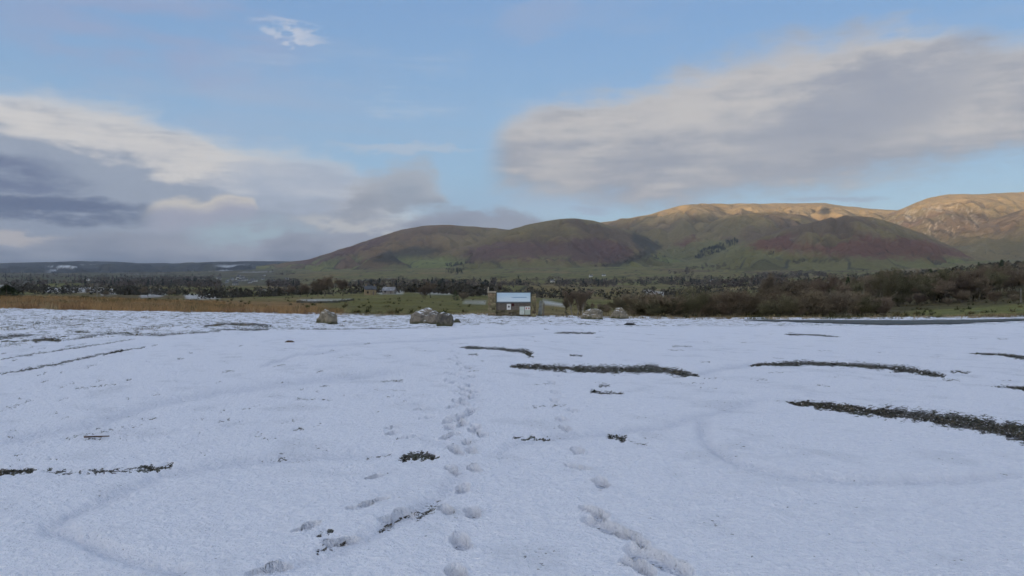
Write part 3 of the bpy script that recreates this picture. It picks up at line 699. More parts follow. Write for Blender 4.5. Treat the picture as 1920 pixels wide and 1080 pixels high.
m_needle = simple_mat('dark_evergreen', (0.04, 0.055, 0.03), (0.065, 0.082, 0.04), 1.2, 0.9, 0.1, 0.5)

# ------------------------------------------------------------------ boulders
def boulder(px, py, pts, label, mat, seed, mpx=None, nz=0.05, dist=None):
    x, y, z = hit(px, py, 10, 60) if dist is None else ((px - 960) / F * dist, dist, float(ground_z((px - 960) / F * dist, dist)))
    k = y / F
    bm = bmesh.new()
    for (a, c, e) in pts: bm.verts.new((a * k, e * k, (c - 2.5) * k if c <= 0 else c * k))
    r = bmesh.ops.convex_hull(bm, input=bm.verts)
    bmesh.ops.delete(bm, geom=list({g for g in r['geom_interior'] + r['geom_unused'] if isinstance(g, bmesh.types.BMVert)}), context='VERTS')
    bmesh.ops.bevel(bm, geom=list(bm.edges), offset=0.035, segments=1, affect='EDGES', clamp_overlap=True)
    bmesh.ops.triangulate(bm, faces=bm.faces)
    for _ in range(3): bmesh.ops.subdivide_edges(bm, edges=[e for e in bm.edges if e.calc_length() > 0.07], cuts=1, use_grid_fill=True)
    bmesh.ops.triangulate(bm, faces=bm.faces); bm.normal_update()
    for v in bm.verts:
        p = v.co * 2.2 + Vector((seed * 9.1, seed * 3.3, 0)); q = v.co * 7.0 + Vector((0, seed * 5.0, 0))
        v.co += v.normal * (mnoise.noise(p) * nz * 1.6 + mnoise.noise(q) * nz * 0.7 - abs(mnoise.noise(p * 1.7)) * nz * 0.8)
    me = bpy.data.meshes.new('boulder'); bm.to_mesh(me); bm.free()
    o = link('boulder', me, mat, None, (x, y, z - 0.02)); return tag(o, label, 'boulder', 'boulders along the car park edge')
boulder(612, 606, [(-21, 0, -6), (-17, 9, -4), (-9, 22, 0), (-3, 27, 2), (5, 0, -17), (4, 20, -12), (21, 9, 0), (17, 0, 2), (18, 17, 6), (20, 0, 14), (-15, 0, 14), (-6, 24, 12), (12, 20, 12)],
        'wedge shaped tan boulder standing alone, with snow on its sloping top', m_rock, 1)
boulder(797, 607, [(-29, 0, -8), (-28, 16, -6), (-22, 24, -3), (-4, 30, 2), (4, 30, 4), (22, 24, 0), (29, 14, -4), (30, 0, -6), (-6, 0, -20), (-8, 18, -15), (14, 0, -18), (16, 17, -13), (-25, 0, 18), (-16, 24, 16), (10, 28, 18), (26, 0, 18), (26, 18, 16)],
        'largest boulder, tan at one end with a snow patch on its dark shoulder', m_rock_big, 2, nz=0.07)
boulder(835, 606, [(-16, 0, -5), (-14, 22, -3), (-8, 26, 0), (12, 24, 0), (15, 20, -2), (14, 8, -6), (11, 0, -6), (-2, 0, -12), (0, 20, -9), (-14, 0, 14), (13, 0, 14), (10, 22, 12), (-10, 24, 12)],
        'dark squared boulder touching the largest boulder', m_rock_dark, 3, dist=40.3)
boulder(857, 606, [(-9, 0, -4), (-6, 6, -3), (-1, 10, 0), (4, 9, 0), (9, 2, -2), (8, 0, 0), (0, 0, -8), (-6, 0, 8), (6, 0, 8), (1, 8, 6)],
        'small dark mossy rock at the foot of the boulder pair', m_rock_dark, 4, nz=0.03)
boulder(1109, 598, [(-21, 0, -5), (-19, 8, -4), (-12, 15, -2), (-3, 18, 0), (10, 18, 0), (20, 17, 2), (21, 8, 0), (20, 0, -2), (-8, 0, -14), (-7, 10, -10), (8, 0, -13), (9, 10, -9), (-16, 0, 14), (18, 0, 14), (14, 16, 12), (-10, 15, 12)],
        'low cream and brown boulder with a dark cleft, near the information board', m_rock, 5, nz=0.09)
boulder(1161, 597, [(-19, 0, -5), (-16, 10, -4), (-9, 20, -1), (-3, 23, 1), (4, 22, 2), (12, 14, -2), (19, 5, -3), (20, 0, -3), (-3, 0, -14), (-2, 15, -10), (-14, 0, 14), (16, 0, 14), (6, 18, 12)],
        'rounded tan boulder sloping down to one side in front of the thicket', m_rock, 6, nz=0.07)
# flat dark stone, clod and stick lying on the snow
def small_rock(px, py, sx, sy, sz, name, label, cat, mat, seed):
    x, y, z = hit(px, py, 4, 60)
    bm = bmesh.new(); bmesh.ops.create_icosphere(bm, subdivisions=3, radius=1.0)
    for v in bm.verts:
        n = mnoise.noise(v.co * 1.7 + Vector((seed, 0, 0))); v.co *= 1 + 0.35 * n; v.co.z = max(v.co.z, -0.3)
        v.co = Vector((v.co.x * sx, v.co.y * sy, v.co.z * sz + 0.2 * sz))
    me = bpy.data.meshes.new(name); bm.to_mesh(me); bm.free()
    for p in me.polygons: p.use_smooth = True
    return tag(link(name, me, mat, None, (x, y, z)), label, cat)
m_clod = simple_mat('reddish_earth', (0.085, 0.055, 0.042), (0.14, 0.09, 0.065), 20, 0.95, 0.1, bmp=0.02)
m_dstone = simple_mat('dark_wet_stone', (0.03, 0.033, 0.035), (0.06, 0.062, 0.065), 8, 0.7, 0.3, bmp=0.02)
small_rock(1181, 609, 0.30, 0.32, 0.10, 'flat_stone', 'flat dark stone lying on the snow in front of the rounded boulder', 'stone', m_dstone, 2.0)
small_rock(543, 642, 0.13, 0.09, 0.05, 'earth_clod', 'small reddish brown clod of earth alone on the snow', 'clod', m_clod, 5.0)
x, y, z = hit(180, 822)
bm = bmesh.new()
for (a, c, r) in (((-0.13, 0.0), (0.13, 0.03), 0.010), ((0.02, 0.01), (0.08, -0.04), 0.006)):
    A = Vector((a[0], a[1], 0.012)); B = Vector((c[0], c[1], 0.016)); M = Matrix.Translation((A + B) / 2) @ (B - A).to_track_quat('Z', 'Y').to_matrix().to_4x4()
    bmesh.ops.create_cone(bm, segments=6, radius1=r, radius2=r * 0.6, depth=(B - A).length, cap_ends=True, matrix=M)
me = bpy.data.meshes.new('stick'); bm.to_mesh(me); bm.free()
tag(link('stick', me, m_clod, None, (x, y, z)), 'short reddish stick lying on the snow among the wheel marks', 'stick')

# ------------------------------------------------------------------ loose gravel in the bare wheel marks
lst = []
for pts, h0, h1, s_ in BARE:
    if s_ < 0.6: continue
    L_ = sum(math.hypot(pts[i + 1][0] - pts[i][0], pts[i + 1][1] - pts[i][1]) for i in range(len(pts) - 1)); n = int(L_ * (h0 + h1) * 1.5)
    tt = rng.uniform(0, len(pts) - 1.001, n); i0 = tt.astype(int); f_ = tt - i0; PA = np.array(pts, float)
    q_ = PA[i0] * (1 - f_[:, None]) + PA[i0 + 1] * f_[:, None]; q_[:, 1] += rng.normal(0, 0.6, n) * (h0 + (h1 - h0) * tt / (len(pts) - 1)); lst.append(q_)
q_ = np.concatenate(lst); rng.shuffle(q_); q_ = q_[q_[:, 1] < 1100]
dS = EYE * F / (q_[:, 1] - HZ); xS = (q_[:, 0] - 960) / F * dS
bS, _, _ = ground_masks(xS, dS)
keep = (bS + (fbm(xS / 0.12, dS / 0.25, 44, 3) - 0.5) * 1.2 > 0.62); xS, dS = xS[keep], dS[keep]
if len(xS) > 15000: xS, dS = xS[:15000], dS[:15000]
ico = np.array([[0, 0, 1], [0.9, 0, 0.1], [0.3, 0.85, 0.1], [-0.7, 0.5, 0.1], [-0.7, -0.5, 0.1], [0.3, -0.85, 0.1]]); icf = np.array([[0, i, i % 5 + 1] for i in range(1, 6)])
k = len(xS); sz = np.exp(rng.normal(0, 0.45, k)) * 0.0085 * np.clip(dS / 9.0, 0.7, 1.4); a = rng.uniform(0, 6.28, k)
J = ico[None] * rng.uniform(0.6, 1.35, (k, 6, 1)) * sz[:, None, None] * np.stack([np.ones(k), rng.uniform(0.6, 1.2, k), rng.uniform(0.5, 1.0, k)], 1)[:, None, :]
R = np.stack([J[..., 0] * np.cos(a)[:, None] - J[..., 1] * np.sin(a)[:, None], J[..., 0] * np.sin(a)[:, None] + J[..., 1] * np.cos(a)[:, None], J[..., 2]], -1)
R[..., 0] += xS[:, None]; R[..., 1] += dS[:, None]; R[..., 2] += (ground_z(xS, dS) - 0.024)[:, None]
tn = rng.choice(6, k, p=[0.34, 0.26, 0.18, 0.12, 0.06, 0.04]); pal = np.array([[.026, .025, .022], [.05, .045, .036], [.085, .072, .052], [.06, .064, .04], [.17, .145, .11], [.55, .56, .60]])
tint = np.repeat(pal[tn], 6, 0)
m_tint, b = new_mat('tinted_bits', 0.9, 0.2); set_in(b, 'Base Color', attr('tint', False))
Fc = (icf[None] + (np.arange(k) * 6)[:, None, None]).reshape(-1, 3)
tag(link('gravel', mesh_np('gravel', R.reshape(-1, 3), Fc, False, {'tint': tint}), m_tint), 'dark loose gravel showing in the bare wheel marks', 'gravel', kind='stuff')

# ------------------------------------------------------------------ the road along the far edge
edge_t = [(1395, 600.2), (1500, 600.8), (1600, 601.2), (1700, 601.5), (1800, 600.8), (1870, 599.3), (1925, 598.2), (2100, 596)]
edge_b = [(1395, 600.9), (1500, 604.5), (1600, 607.5), (1700, 609.5), (1790, 608.0), (1870, 603.5), (1925, 600.8), (2100, 599)]
cpx = np.linspace(1395, 2100, 170); V = []; nv = 6
for p in cpx:
    t_ = np.interp(p, [e[0] for e in edge_t], [e[1] for e in edge_t]); b_ = np.interp(p, [e[0] for e in edge_b], [e[1] for e in edge_b])
    b_ += (float(fbm(p / 14.0, 2.0, 55, 3)) - 0.5) * 3.0 * min(1.0, (b_ - t_) / 4)
    xa, ya, _ = hit(p, max(b_, t_ + 0.4), 20, 59.5); xb, yb, _ = hit(p, t_, 20, 59.5)
    for j in range(nv):
        f = j / (nv - 1); X_, Y_ = xa + (xb - xa) * f, ya + (yb - ya) * f
        V.append((X_, Y_, float(ground_z(X_, Y_)) + 0.045))
m_road = simple_mat('wet_tarmac', (0.035, 0.042, 0.040), (0.065, 0.072, 0.060), 0.7, 0.6, 0.3)
tag(link('road', mesh_np('road', V, grid_faces(170, nv)[:, ::-1]), m_road), 'bare wet tarmac lane curving along the far edge of the snow', kind='structure')

# ------------------------------------------------------------------ information board between stone pillars
SX, SY, SZ = hit(961, 592.6, 30, 59.5)
KS = SY / F
board = tag(empty('information_board', (SX, SY, SZ - 0.05)), 'pale blue information board hung between two rough stone pillars', 'sign')
def box(name, x0, x1, y0, y1, z0, z1, mat, parent, jit=0.0, bev=0.012, seed=0):
    """box in board pixels: x from the board's middle, z up from its foot; y in metres, negative is towards the camera"""
    bm = bmesh.new(); bmesh.ops.create_cube(bm, size=1.0)
    r_ = random.Random(seed)
    for v in bm.verts:
        v.co = Vector((((x0 + x1) / 2 + v.co.x * (x1 - x0)) * KS, (y0 + y1) / 2 + v.co.y * (y1 - y0), ((z0 + z1) / 2 + v.co.z * (z1 - z0)) * KS))
        if jit: v.co += Vector((r_.uniform(-jit, jit), r_.uniform(-jit, jit), r_.uniform(-jit, jit) * 0.5))
    if bev: bmesh.ops.bevel(bm, geom=list(bm.edges), offset=bev, segments=1, affect='EDGES')
    c0 = sum((v.co for v in bm.verts), Vector()) / len(bm.verts)
    for v in bm.verts: v.co -= c0
    me = bpy.data.meshes.new(name); bm.to_mesh(me); bm.free()
    o = link(name, me, mat, parent, c0); return o
def pillar(x0, x1, h, seed, cap):
    p = empty('pillar'); p.parent = board
    r_ = random.Random(seed); z = 0.0; k = 0
    while z < h - 1.5:
        ch = min(r_.uniform(3.6, 6.2), h - z); xs = [x0] + ([x0 + (x1 - x0) * r_.uniform(0.35, 0.65)] if k % 3 != 1 else []) + [x1]
        for i in range(len(xs) - 1):
            box('stone', xs[i] + 0.12 + r_.uniform(-0.4, 0.2), xs[i + 1] - 0.12 + r_.uniform(-0.2, 0.4), -0.30 + r_.uniform(-0.03, 0.02), 0.22, z + 0.12, z + ch - 0.12, m_wallstone, p, 0.02, 0.02, seed * 50 + k * 3 + i)
        z += ch; k += 1
    box('core', x0 + 1, x1 - 1, -0.22, 0.16, 0, h - 2, m_wallstone, p, 0, 0)
    if cap: box('cap_stone', x0 - 1.0, x1 + 0.8, -0.36, 0.28, h + 0.1, h + 2.6, m_capstone, p, 0.015, 0.02, seed)
    return p
pillar(-46, -32, 45.0, 1, True)
box('finial', -46.2, -44.6, -0.30, -0.26, 47.0, 55.5, m_capstone, board, 0, 0.004)
pillar(36, 44.0, 43.0, 2, False)
# low stone wall at the foot, boards behind, blue panel above
lw = empty('low_wall'); lw.parent = board; r_ = random.Random(9); z = 0.0
for k in range(3):
    ch = (4.6, 4.0, 3.6)[k]; x_ = -31.5
    while x_ < 34:
        wd = min(r_.uniform(5, 11), 34.5 - x_)
        if wd > 1.2: box('stone', x_ + 0.15, x_ + wd - 0.15, -0.06 + r_.uniform(-0.03, 0.03), 0.20, z + 0.12, z + ch - 0.12, m_mossstone, lw, 0.018, 0.018, 300 + k * 20 + int(x_))
        x_ += wd
    z += ch
bk = empty('back_board'); bk.parent = board
for k in range(4): box('plank', -31, 34.4, 0.0 + 0.004 * (k % 2), 0.05, 12.6 + k * 4.0, 16.4 + k * 4.0, m_timber, bk, 0, 0.004, k)
panel = empty('panel'); panel.parent = board
m_alu = simple_mat('grey_frame_paint', (0.10, 0.13, 0.15), (0.16, 0.19, 0.20), 12, 0.5, 0.3)
m_blue, b = new_mat('printed_blue_panel', 0.45, 0.3); p_ = obj_coord()
sep = N.nt.nodes.new('ShaderNodeSeparateXYZ'); N.nt.links.new(p_.s, sep.inputs[0]); ox, oz = N(sep.outputs[0]), N(sep.outputs[2])
f = noise_tex(combine(ox * 0.6, 0.0, oz * 5.0), 3.0, 5, 0.6)
c = mixc(sstep(oz + (f - 0.5) * 0.25, -0.25, 0.25), (0.66, 0.76, 0.82), (0.52, 0.68, 0.79))
c = mixc(sstep(f, 0.52, 0.66) * 0.5, c, (0.76, 0.83, 0.87))
c = mixc(sstep(N.m('ABSOLUTE', oz + 0.00 + (f - 0.5) * 0.03), 0.030, 0.012) * sstep(ox, -0.30, 0.05) * sstep(ox, 0.98, 0.90), c, (0.10, 0.25, 0.42))
set_in(b, 'Base Color', c)
box('printed_sheet', -29.2, 33.4, -0.105, -0.085, 28.2, 44.8, m_blue, panel, 0, 0)
box('frame', -30, 34.2, -0.12, -0.05, 44.9, 46.4, m_alu, panel, 0, 0.004); box('frame', -30, 34.2, -0.12, -0.05, 26.0, 28.1, m_alu, panel, 0, 0.004)
box('frame', -30.6, -29.3, -0.12, -0.05, 26.0, 46.4, m_alu, panel, 0, 0.004); box('frame', 33.5, 34.8, -0.12, -0.05, 26.0, 46.4, m_alu, panel, 0, 0.004)
box('backing_sheet', -29.2, 33.4, -0.083, -0.06, 28.2, 44.8, m_alu, panel, 0, 0)
m_paper, b = new_mat('white_notice', 0.6, 0.2); p_ = obj_coord()
sep = N.nt.nodes.new('ShaderNodeSeparateXYZ'); N.nt.links.new(p_.s, sep.inputs[0]); ox, oz = N(sep.outputs[0]), N(sep.outputs[2])
r2 = ox * ox * 4.0 + (oz - 0.01) * (oz - 0.01) * 4.0
set_in(b, 'Base Color', mixc(sstep(r2, 0.030, 0.012), (0.74, 0.73, 0.70), (0.12, 0.11, 0.11)))
m_green_notice = simple_mat('pale_green_notice', (0.50, 0.56, 0.50), (0.62, 0.64, 0.58), 3, 0.6)
m_red_notice, b = new_mat('red_and_white_notice', 0.6, 0.2); p_ = obj_coord()
sep = N.nt.nodes.new('ShaderNodeSeparateXYZ'); N.nt.links.new(p_.s, sep.inputs[0]); ox, oz = N(sep.outputs[0]), N(sep.outputs[2])
redm = sstep(oz, 0.09, 0.10) * sstep(oz, 0.22, 0.21) * sstep(N.m('ABSOLUTE', ox), 0.05, 0.06) * sstep(N.m('ABSOLUTE', ox), 0.13, 0.125)
c = mixc(sstep(oz, 0.02, 0.05), (0.45, 0.50, 0.42), (0.70, 0.68, 0.64)); set_in(b, 'Base Color', mixc(redm, c, (0.32, 0.06, 0.05)))
box('notice', -10.8, -3.2, -0.03, -0.012, 13.2, 24.0, m_paper, board, 0, 0)['label'] = 'small white notice with one dark mark'
box('notice_box', -1.8, 3.0, -0.06, -0.012, 20.0, 25.0, simple_mat('dark_red_paint', (0.10, 0.025, 0.022), (0.06, 0.02, 0.02), 9, 0.6), board, 0, 0.006)
box('notice', 13.2, 22.2, -0.17, -0.152, 4.2, 19.2, m_green_notice, board, 0, 0)['label'] = 'pale green upright notice'
box('notice', 23.2, 33.2, -0.17, -0.152, 4.2, 19.4, m_red_notice, board, 0, 0)['label'] = 'notice with red marks at its head'
box('notice_post', 16.5, 18.5, -0.150, -0.11, -1.0, 19.0, m_timber, board, 0, 0.004); box('notice_post', 28.0, 30.0, -0.150, -0.11, -1.0, 19.0, m_timber, board, 0, 0.004)
# leaning pale slab and a timber post just beyond the board
def slab_post(px, py, w, h, t, lean, name, label, cat, mat, grp=None):
    x, y, z = hit(px, py, 30, 59.5); bm = bmesh.new(); bmesh.ops.create_cube(bm, size=1.0); kk = y / F
    for v in bm.verts: v.co = Vector((v.co.x * w * kk * (0.8 if v.co.z > 0 else 1.0) + (lean * kk if v.co.z > 0 else 0), v.co.y * t, (v.co.z + 0.46) * h * kk))
    bmesh.ops.bevel(bm, geom=list(bm.edges), offset=0.02, segments=1, affect='EDGES'); bmesh.ops.subdivide_edges(bm, edges=list(bm.edges), cuts=2, use_grid_fill=True)
    for v in bm.verts: v.co += Vector((mnoise.noise(v.co * 5), mnoise.noise(v.co * 5 + Vector((3, 0, 0))), 0)) * 0.03
    me = bpy.data.meshes.new(name); bm.to_mesh(me); bm.free(); return tag(link(name, me, mat, None, (x, y, z)), label, cat, grp)
slab_post(1012, 593, 8, 30, 0.18, 3, 'standing_slab', 'pale leaning stone slab beside the information board', 'stone', stone_mat('pale_slab', (0.20, 0.20, 0.17), (0.29, 0.29, 0.26), (0.11, 0.12, 0.08), 0.8, 1, 4.0))
slab_post(1019, 594, 2.2, 27, 0.07, 1, 'fence_post', 'thin dark timber post next to the leaning slab', 'post', m_timber)

# ------------------------------------------------------------------ trees
def tube(V, Fc, A, B, ra, rb, sides=4):
    A = np.array(A); B = np.array(B); d = B - A; L = np.linalg.norm(d) + 1e-9; d = d / L
    u = np.cross(d, (0.31, 0.77, 0.11)); u /= np.linalg.norm(u) + 1e-9; w = np.cross(d, u); n0 = len(V)
    for C_, r in ((A, ra), (B, rb)):
        for k in range(sides):
            a_ = 2 * math.pi * k / sides; V.append(C_ + (u * math.cos(a_) + w * math.sin(a_)) * r)
    for k in range(sides):
        k2 = (k + 1) % sides
        Fc.append((n0 + k, n0 + k2, n0 + sides + k2)); Fc.append((n0 + k, n0 + sides + k2, n0 + sides + k))
def ribbon(V, Fc, A, B, w, r_):
    ax_, ay_, az_ = A; dx, dy, dz = B[0] - ax_, B[1] - ay_, B[2] - az_; u, v, t = r_.uniform(-1, 1), r_.uniform(-1, 1), r_.uniform(-1, 1)
    sx, sy, sz = dy * t - dz * v, dz * u - dx * t, dx * v - dy * u; q = w / (math.sqrt(sx * sx + sy * sy + sz * sz) + 1e-9); sx *= q; sy *= q; sz *= q
    n0 = len(V); V.extend([(ax_ - sx, ay_ - sy, az_ - sz), (ax_ + sx, ay_ + sy, az_ + sz), (B[0], B[1], B[2])]); Fc.append((n0, n0 + 1, n0 + 2))
def bare_tree(seed, stems=1, up=0.55, spread=1.0, twigs=5, tw=0.022):
    """tree of unit height 10 m: trunk and limbs, and the cloud of twigs"""
    r_ = random.Random(seed); tv, tf, cv, cf = [], [], [], []
    def grow(p, d, L, r, lev):
        segs = 3 if lev < 2 else 2; q = np.array(p)
        for s_ in range(segs):
            d2 = d + np.array([r_.gauss(0, 0.13), r_.gauss(0, 0.13), r_.gauss(0.03, 0.07)]); d2 /= np.linalg.norm(d2); q2 = q + d2 * L / segs
            f0 = 1 - 0.45 * s_ / segs; f1 = 1 - 0.45 * (s_ + 1) / segs
            if lev <= 2: tube(tv, tf, q, q2, r * f0, r * f1, 5 if lev == 0 else 3)
            else: ribbon(cv, cf, q, q2, max(r * f0, tw), r_)
            if lev < 4:
                nb_ = (0 if (lev == 0 and s_ == 0 and stems == 1) else (2 if lev < 3 else 2))
                for _ in range(nb_):
                    ang = r_.uniform(0, 6.28); sp = r_.uniform(0.5, 1.0) * spread
                    o = np.array([math.cos(ang) * sp, math.sin(ang) * sp, r_.uniform(0.0, 0.5)]); nd = d2 * up + o; nd /= np.linalg.norm(nd)
                    grow(q2, nd, L * r_.uniform(0.5, 0.72), r * f1 * 0.6, lev + 1)
            else:
                for _ in range(twigs):
                    o = np.array([r_.gauss(0, 0.8), r_.gauss(0, 0.8), r_.gauss(0.25, 0.6)]); ribbon(cv, cf, q2, q2 + (d2 * 0.4 + o) * r_.uniform(0.25, 0.6), tw, r_)
            d, q = d2, q2
        if lev < 4: grow(q, d, L * 0.68, r * 0.55, lev + 1)
    for k in range(stems):
        a = 6.28 * k / stems + r_.uniform(-0.4, 0.4); d0 = np.array([0, 0, 1.0]) if stems == 1 else np.array([math.cos(a) * 0.45, math.sin(a) * 0.45, 1.0])
        grow((0 if stems == 1 else math.cos(a) * 0.2, 0 if stems == 1 else math.sin(a) * 0.2, -0.3), d0 / np.linalg.norm(d0), 4.0 if stems == 1 else 3.6, 0.24 if stems == 1 else 0.11, 0 if stems == 1 else 1)
    tv, cv = np.array(tv), np.array(cv); top = max(cv[:, 2].max(), 1.0); s = 10.0 / top
    return mesh_np('trunk', tv * s, np.array(tf)), mesh_np('crown', cv * s, np.array(cf), False)
def evergreen(seed, slim=0.32):
    r_ = random.Random(seed); tv, tf, cv, cf = [], [], [], []
    tube(tv, tf, (0, 0, -0.3), (0, 0, 9.6), 0.22, 0.03, 6)
    for k in range(900):
        h = r_.uniform(0.6, 10.0) ; R_ = (10.2 - h) * slim * r_.uniform(0.35, 1.0) * (0.8 + 0.3 * math.sin(h * 5 + seed)); a = r_.uniform(0, 6.28)
        p = np.array([math.cos(a) * R_, math.sin(a) * R_, h]); q = p + np.array([math.cos(a) * r_.uniform(0.2, 0.6), math.sin(a) * r_.uniform(0.2, 0.6), r_.uniform(-0.4, 0.1)])
        ribbon(cv, cf, p, q, r_.uniform(0.12, 0.24), r_)
    return mesh_np('trunk', np.array(tv), np.array(tf)), mesh_np('crown', np.array(cv), np.array(cf), False)
KINDS = {}
def proto(kind, meshes, bark, leaf): KINDS.setdefault(kind, []).append((meshes[0], meshes[1], bark, leaf))
for sd in range(3): proto('broad', bare_tree(10 + sd, 1, 0.6, 1.0), m_bark, m_twig)
for sd in range(2): proto('broad', bare_tree(20 + sd, 1, 0.8, 0.8), m_bark, m_twig_olive)
for sd in range(2): proto('tall', bare_tree(30 + sd, 1, 1.1, 0.6), m_bark, m_twig_red)
proto('birch', bare_tree(40, 1, 1.2, 0.55, 4, 0.018), m_birch, m_twig_red)
for sd in range(3): proto('shrub', bare_tree(50 + sd, 5, 0.9, 0.75, 6, 0.030), m_bark, (m_twig, m_twig_red, m_twig_olive)[sd])
for sd in range(2): proto('evergreen', evergreen(60 + sd, 0.30 + 0.1 * sd), m_bark, m_needle)
print('tree tris', {k: [len(v[1].polygons) for v in vs] for k, vs in KINDS.items()})
RT = random.Random(77)
def tree(px, d, h, kind, label, group=None, wide=None, name=None, sink=0.0, only=None):
    v = RT.choice(KINDS[kind][:only] if only else KINDS[kind]); x = (px - 960) / F * d; z = float(surf_z(x, d))
    nm = name or {'broad': 'bare_tree', 'tall': 'bare_tree', 'birch': 'birch_tree', 'shrub': 'bare_shrub', 'evergreen': 'evergreen_tree'}[kind]
    t = empty(nm, (x, d, z - sink), RT.uniform(0, 6.28)); s = h / 10.0; w = s * (wide or RT.uniform(0.9, 1.25)); t.scale = (w, w, s)
    link('trunk', v[0], None, t); link('crown', v[1], None, t)
    if not v[0].materials: v[0].materials.append(v[2])
    if not v[1].materials: v[1].materials.append(v[3])
    return tag(t, label, 'shrub' if kind == 'shrub' else 'tree', group)
def where(px):
    for lim, w in ((1120, 'above the low cream boulder'), (1200, 'above the rounded boulder'), (1300, 'right of the rounded boulder'), (1400, 'above the end of the middle wheel mark'), (1500, 'left of the white cottage'),
                   (1600, 'below the white cottage'), (1700, 'between the cottage and the pale birch'), (1800, 'below the pole on the slope'), (1880, 'around the half hidden farmhouse')):
        if px < lim: return w
    return 'at the picture edge above the green verge'
TONE = {'brown_twigs': 'brown', 'reddish_twigs': 'reddish', 'olive_twigs': 'olive', 'dark_evergreen': 'dark'}
def wood(px, d, h, kind, text, group, lo, hi):
    t = tree(px, d, h, kind, None, group)
    size = 'low' if h < lo + (hi - lo) * 0.34 else ('tall' if h > lo + (hi - lo) * 0.67 else 'middling')
    t['label'] = '%s %s %s %s' % (size, TONE[next(c_ for c_ in t.children if c_.name.startswith('crown')).data.materials[0].name], text, where(px)); return t
# thicket right behind the snow
for k in range(52):
    px = 1188 + (1665 - 1188) * (k + RT.random()) / 52; d = RT.uniform(72, 112)
    wood(px, d, RT.uniform(1.7, 3.5) * (0.8 if px < 1250 else 1.0), 'shrub', 'leafless shrub in the front thicket', 'shrubs of the thicket behind the snow', 1.5, 3.5)
for k in range(40):
    px = RT.uniform(1050, 1500); d = RT.uniform(125, 260)
    wood(px, d, RT.uniform(3.4, 6.2) * (0.75 if px < 1180 else 1.0), RT.choice(['broad', 'broad', 'shrub', 'tall']), 'leafless tree behind the thicket', 'trees of the low wood', 3.0, 6.2)
for k in range(70):
    px = RT.uniform(1430, 2000); d = RT.uniform(135, 330)
    if px > 1690 and d < 175: d += 80
    wood(px, d, RT.uniform(5.5, 9.5), RT.choice(['broad', 'broad', 'broad', 'tall', 'shrub']), 'leafless tree on the lower slope', 'trees of the wood on the slope', 5.5, 9.5)
for k in range(55):
    px = RT.uniform(1640, 2010); d = RT.uniform(190, 340)
    wood(px, d, RT.uniform(6.5, 10.5), RT.choice(['broad', 'broad', 'shrub']), 'leafless tree in the dense wood', 'trees of the dense wood', 6.5, 10.5)
for k in range(120):
    px = RT.uniform(1450, 2000); d = RT.uniform(340, 720)
    yy = HZ - (float(land_z((px - 960) / F * d, d)) - EYE) * F / d
    if 1690 < px < 1830 and 508 < yy < 548: continue
    wood(px, d, RT.uniform(7.0, 11.0), RT.choice(['broad', 'broad', 'tall', 'broad']), 'leafless tree high on the slope', 'trees high on the wooded slope', 7.0, 11.0)
for k in range(30):
    px = 1680 + (2000 - 1680) * (k + RT.random()) / 30; d = RT.uniform(176, 215)
    wood(px, d, RT.uniform(1.6, 3.6), 'shrub', 'bush below the dense wood', 'undergrowth of the dense wood', 1.6, 3.6)
for px, d, h, w_ in ((1590, 300, 9, 'just right of the white cottage'), (1745, 520, 11, 'right of the pole on the slope'), (1762, 540, 10, 'second to the right of the pole on the slope'), (1540, 420, 8, 'just left of the white cottage'), (1878, 420, 13, 'behind the half hidden farmhouse'), (1835, 640, 11, 'on the skyline above the half hidden farmhouse')):
    tree(px, d, h, 'evergreen', 'dark evergreen ' + w_, 'evergreens on the wooded slope')
for px, w_ in ((1073, 'nearest the information board'), (1083, 'in the middle of the three'), (1092, 'nearest the low boulder')): tree(px, 68 + px % 5, 2.6, 'birch', 'pale stemmed young birch beside the board, ' + w_, 'young birches by the board')
tree(1651, 230, 8.5, 'birch', 'birch with a pale upright trunk in the middle of the wooded slope')
# trees in the fields beyond
for px, d, h, w_ in ((596, 400, 9.5, 'leftmost'), (610, 420, 12.0, 'second from the left'), (626, 410, 12.5, 'third from the left'), (642, 430, 11.0, 'rightmost')):
    tree(px, d, h, 'broad', 'bare tree of the dense dark field clump above the lone boulder, ' + w_, 'trees of the field clump', 1.25, only=3)
for px, d, h, w_ in ((548, 520, 9, 'leftmost'), (562, 500, 10.5, 'middle'), (577, 510, 9.5, 'rightmost')):
    tree(px, d, h, 'broad', 'bare tree of the smaller clump beside the dark field clump, ' + w_, 'trees of the smaller field clump', 1.3, only=3)
tree(795, 330, 6.0, 'shrub', 'dark leafy thorn in the field above the largest boulder', None, 1.0)
tree(808, 340, 8.0, 'broad', 'tallest bare tree in the field above the largest boulder', None, 1.2)
tree(854, 300, 4.2, 'evergreen', 'small dark evergreen in the field left of the information board', None, 1.2)
tree(868, 310, 3.6, 'shrub', 'low round bush next to the small field evergreen', None, 1.4)
for k in range(12):
    px = 735 + k * 9 + RT.uniform(-4, 4); tree(px, RT.uniform(900, 1000), RT.uniform(7, 11), 'broad', 'bare tree in the hedge line behind the sheep field', 'hedge trees behind the field', 1.4)
for k in range(16):
    px = 150 + 410 * (k + RT.random()) / 16; h_ = RT.uniform(5, 9)
    near_ = 'left of the leftmost pole' if px < 182 else ('just right of the leftmost pole' if px < 250 else ('left of the brightest snowy field' if px < 345 else ('in front of the brightest snowy field' if px < 415 else ('below the far village' if px < 490 else 'left of the smaller field clump'))))
    tree(px, RT.uniform(480, 800), h_, 'broad', '%s bare hedgerow tree %s' % ('small' if h_ < 6.3 else ('large' if h_ > 7.7 else 'medium sized'), near_), 'hedgerow trees among snowy fields', 1.4, only=3)
tree(12, 130, 2.2, 'evergreen', 'dark green bush at the edge of the brown moor grass', None, 4.0, 'evergreen_bush')
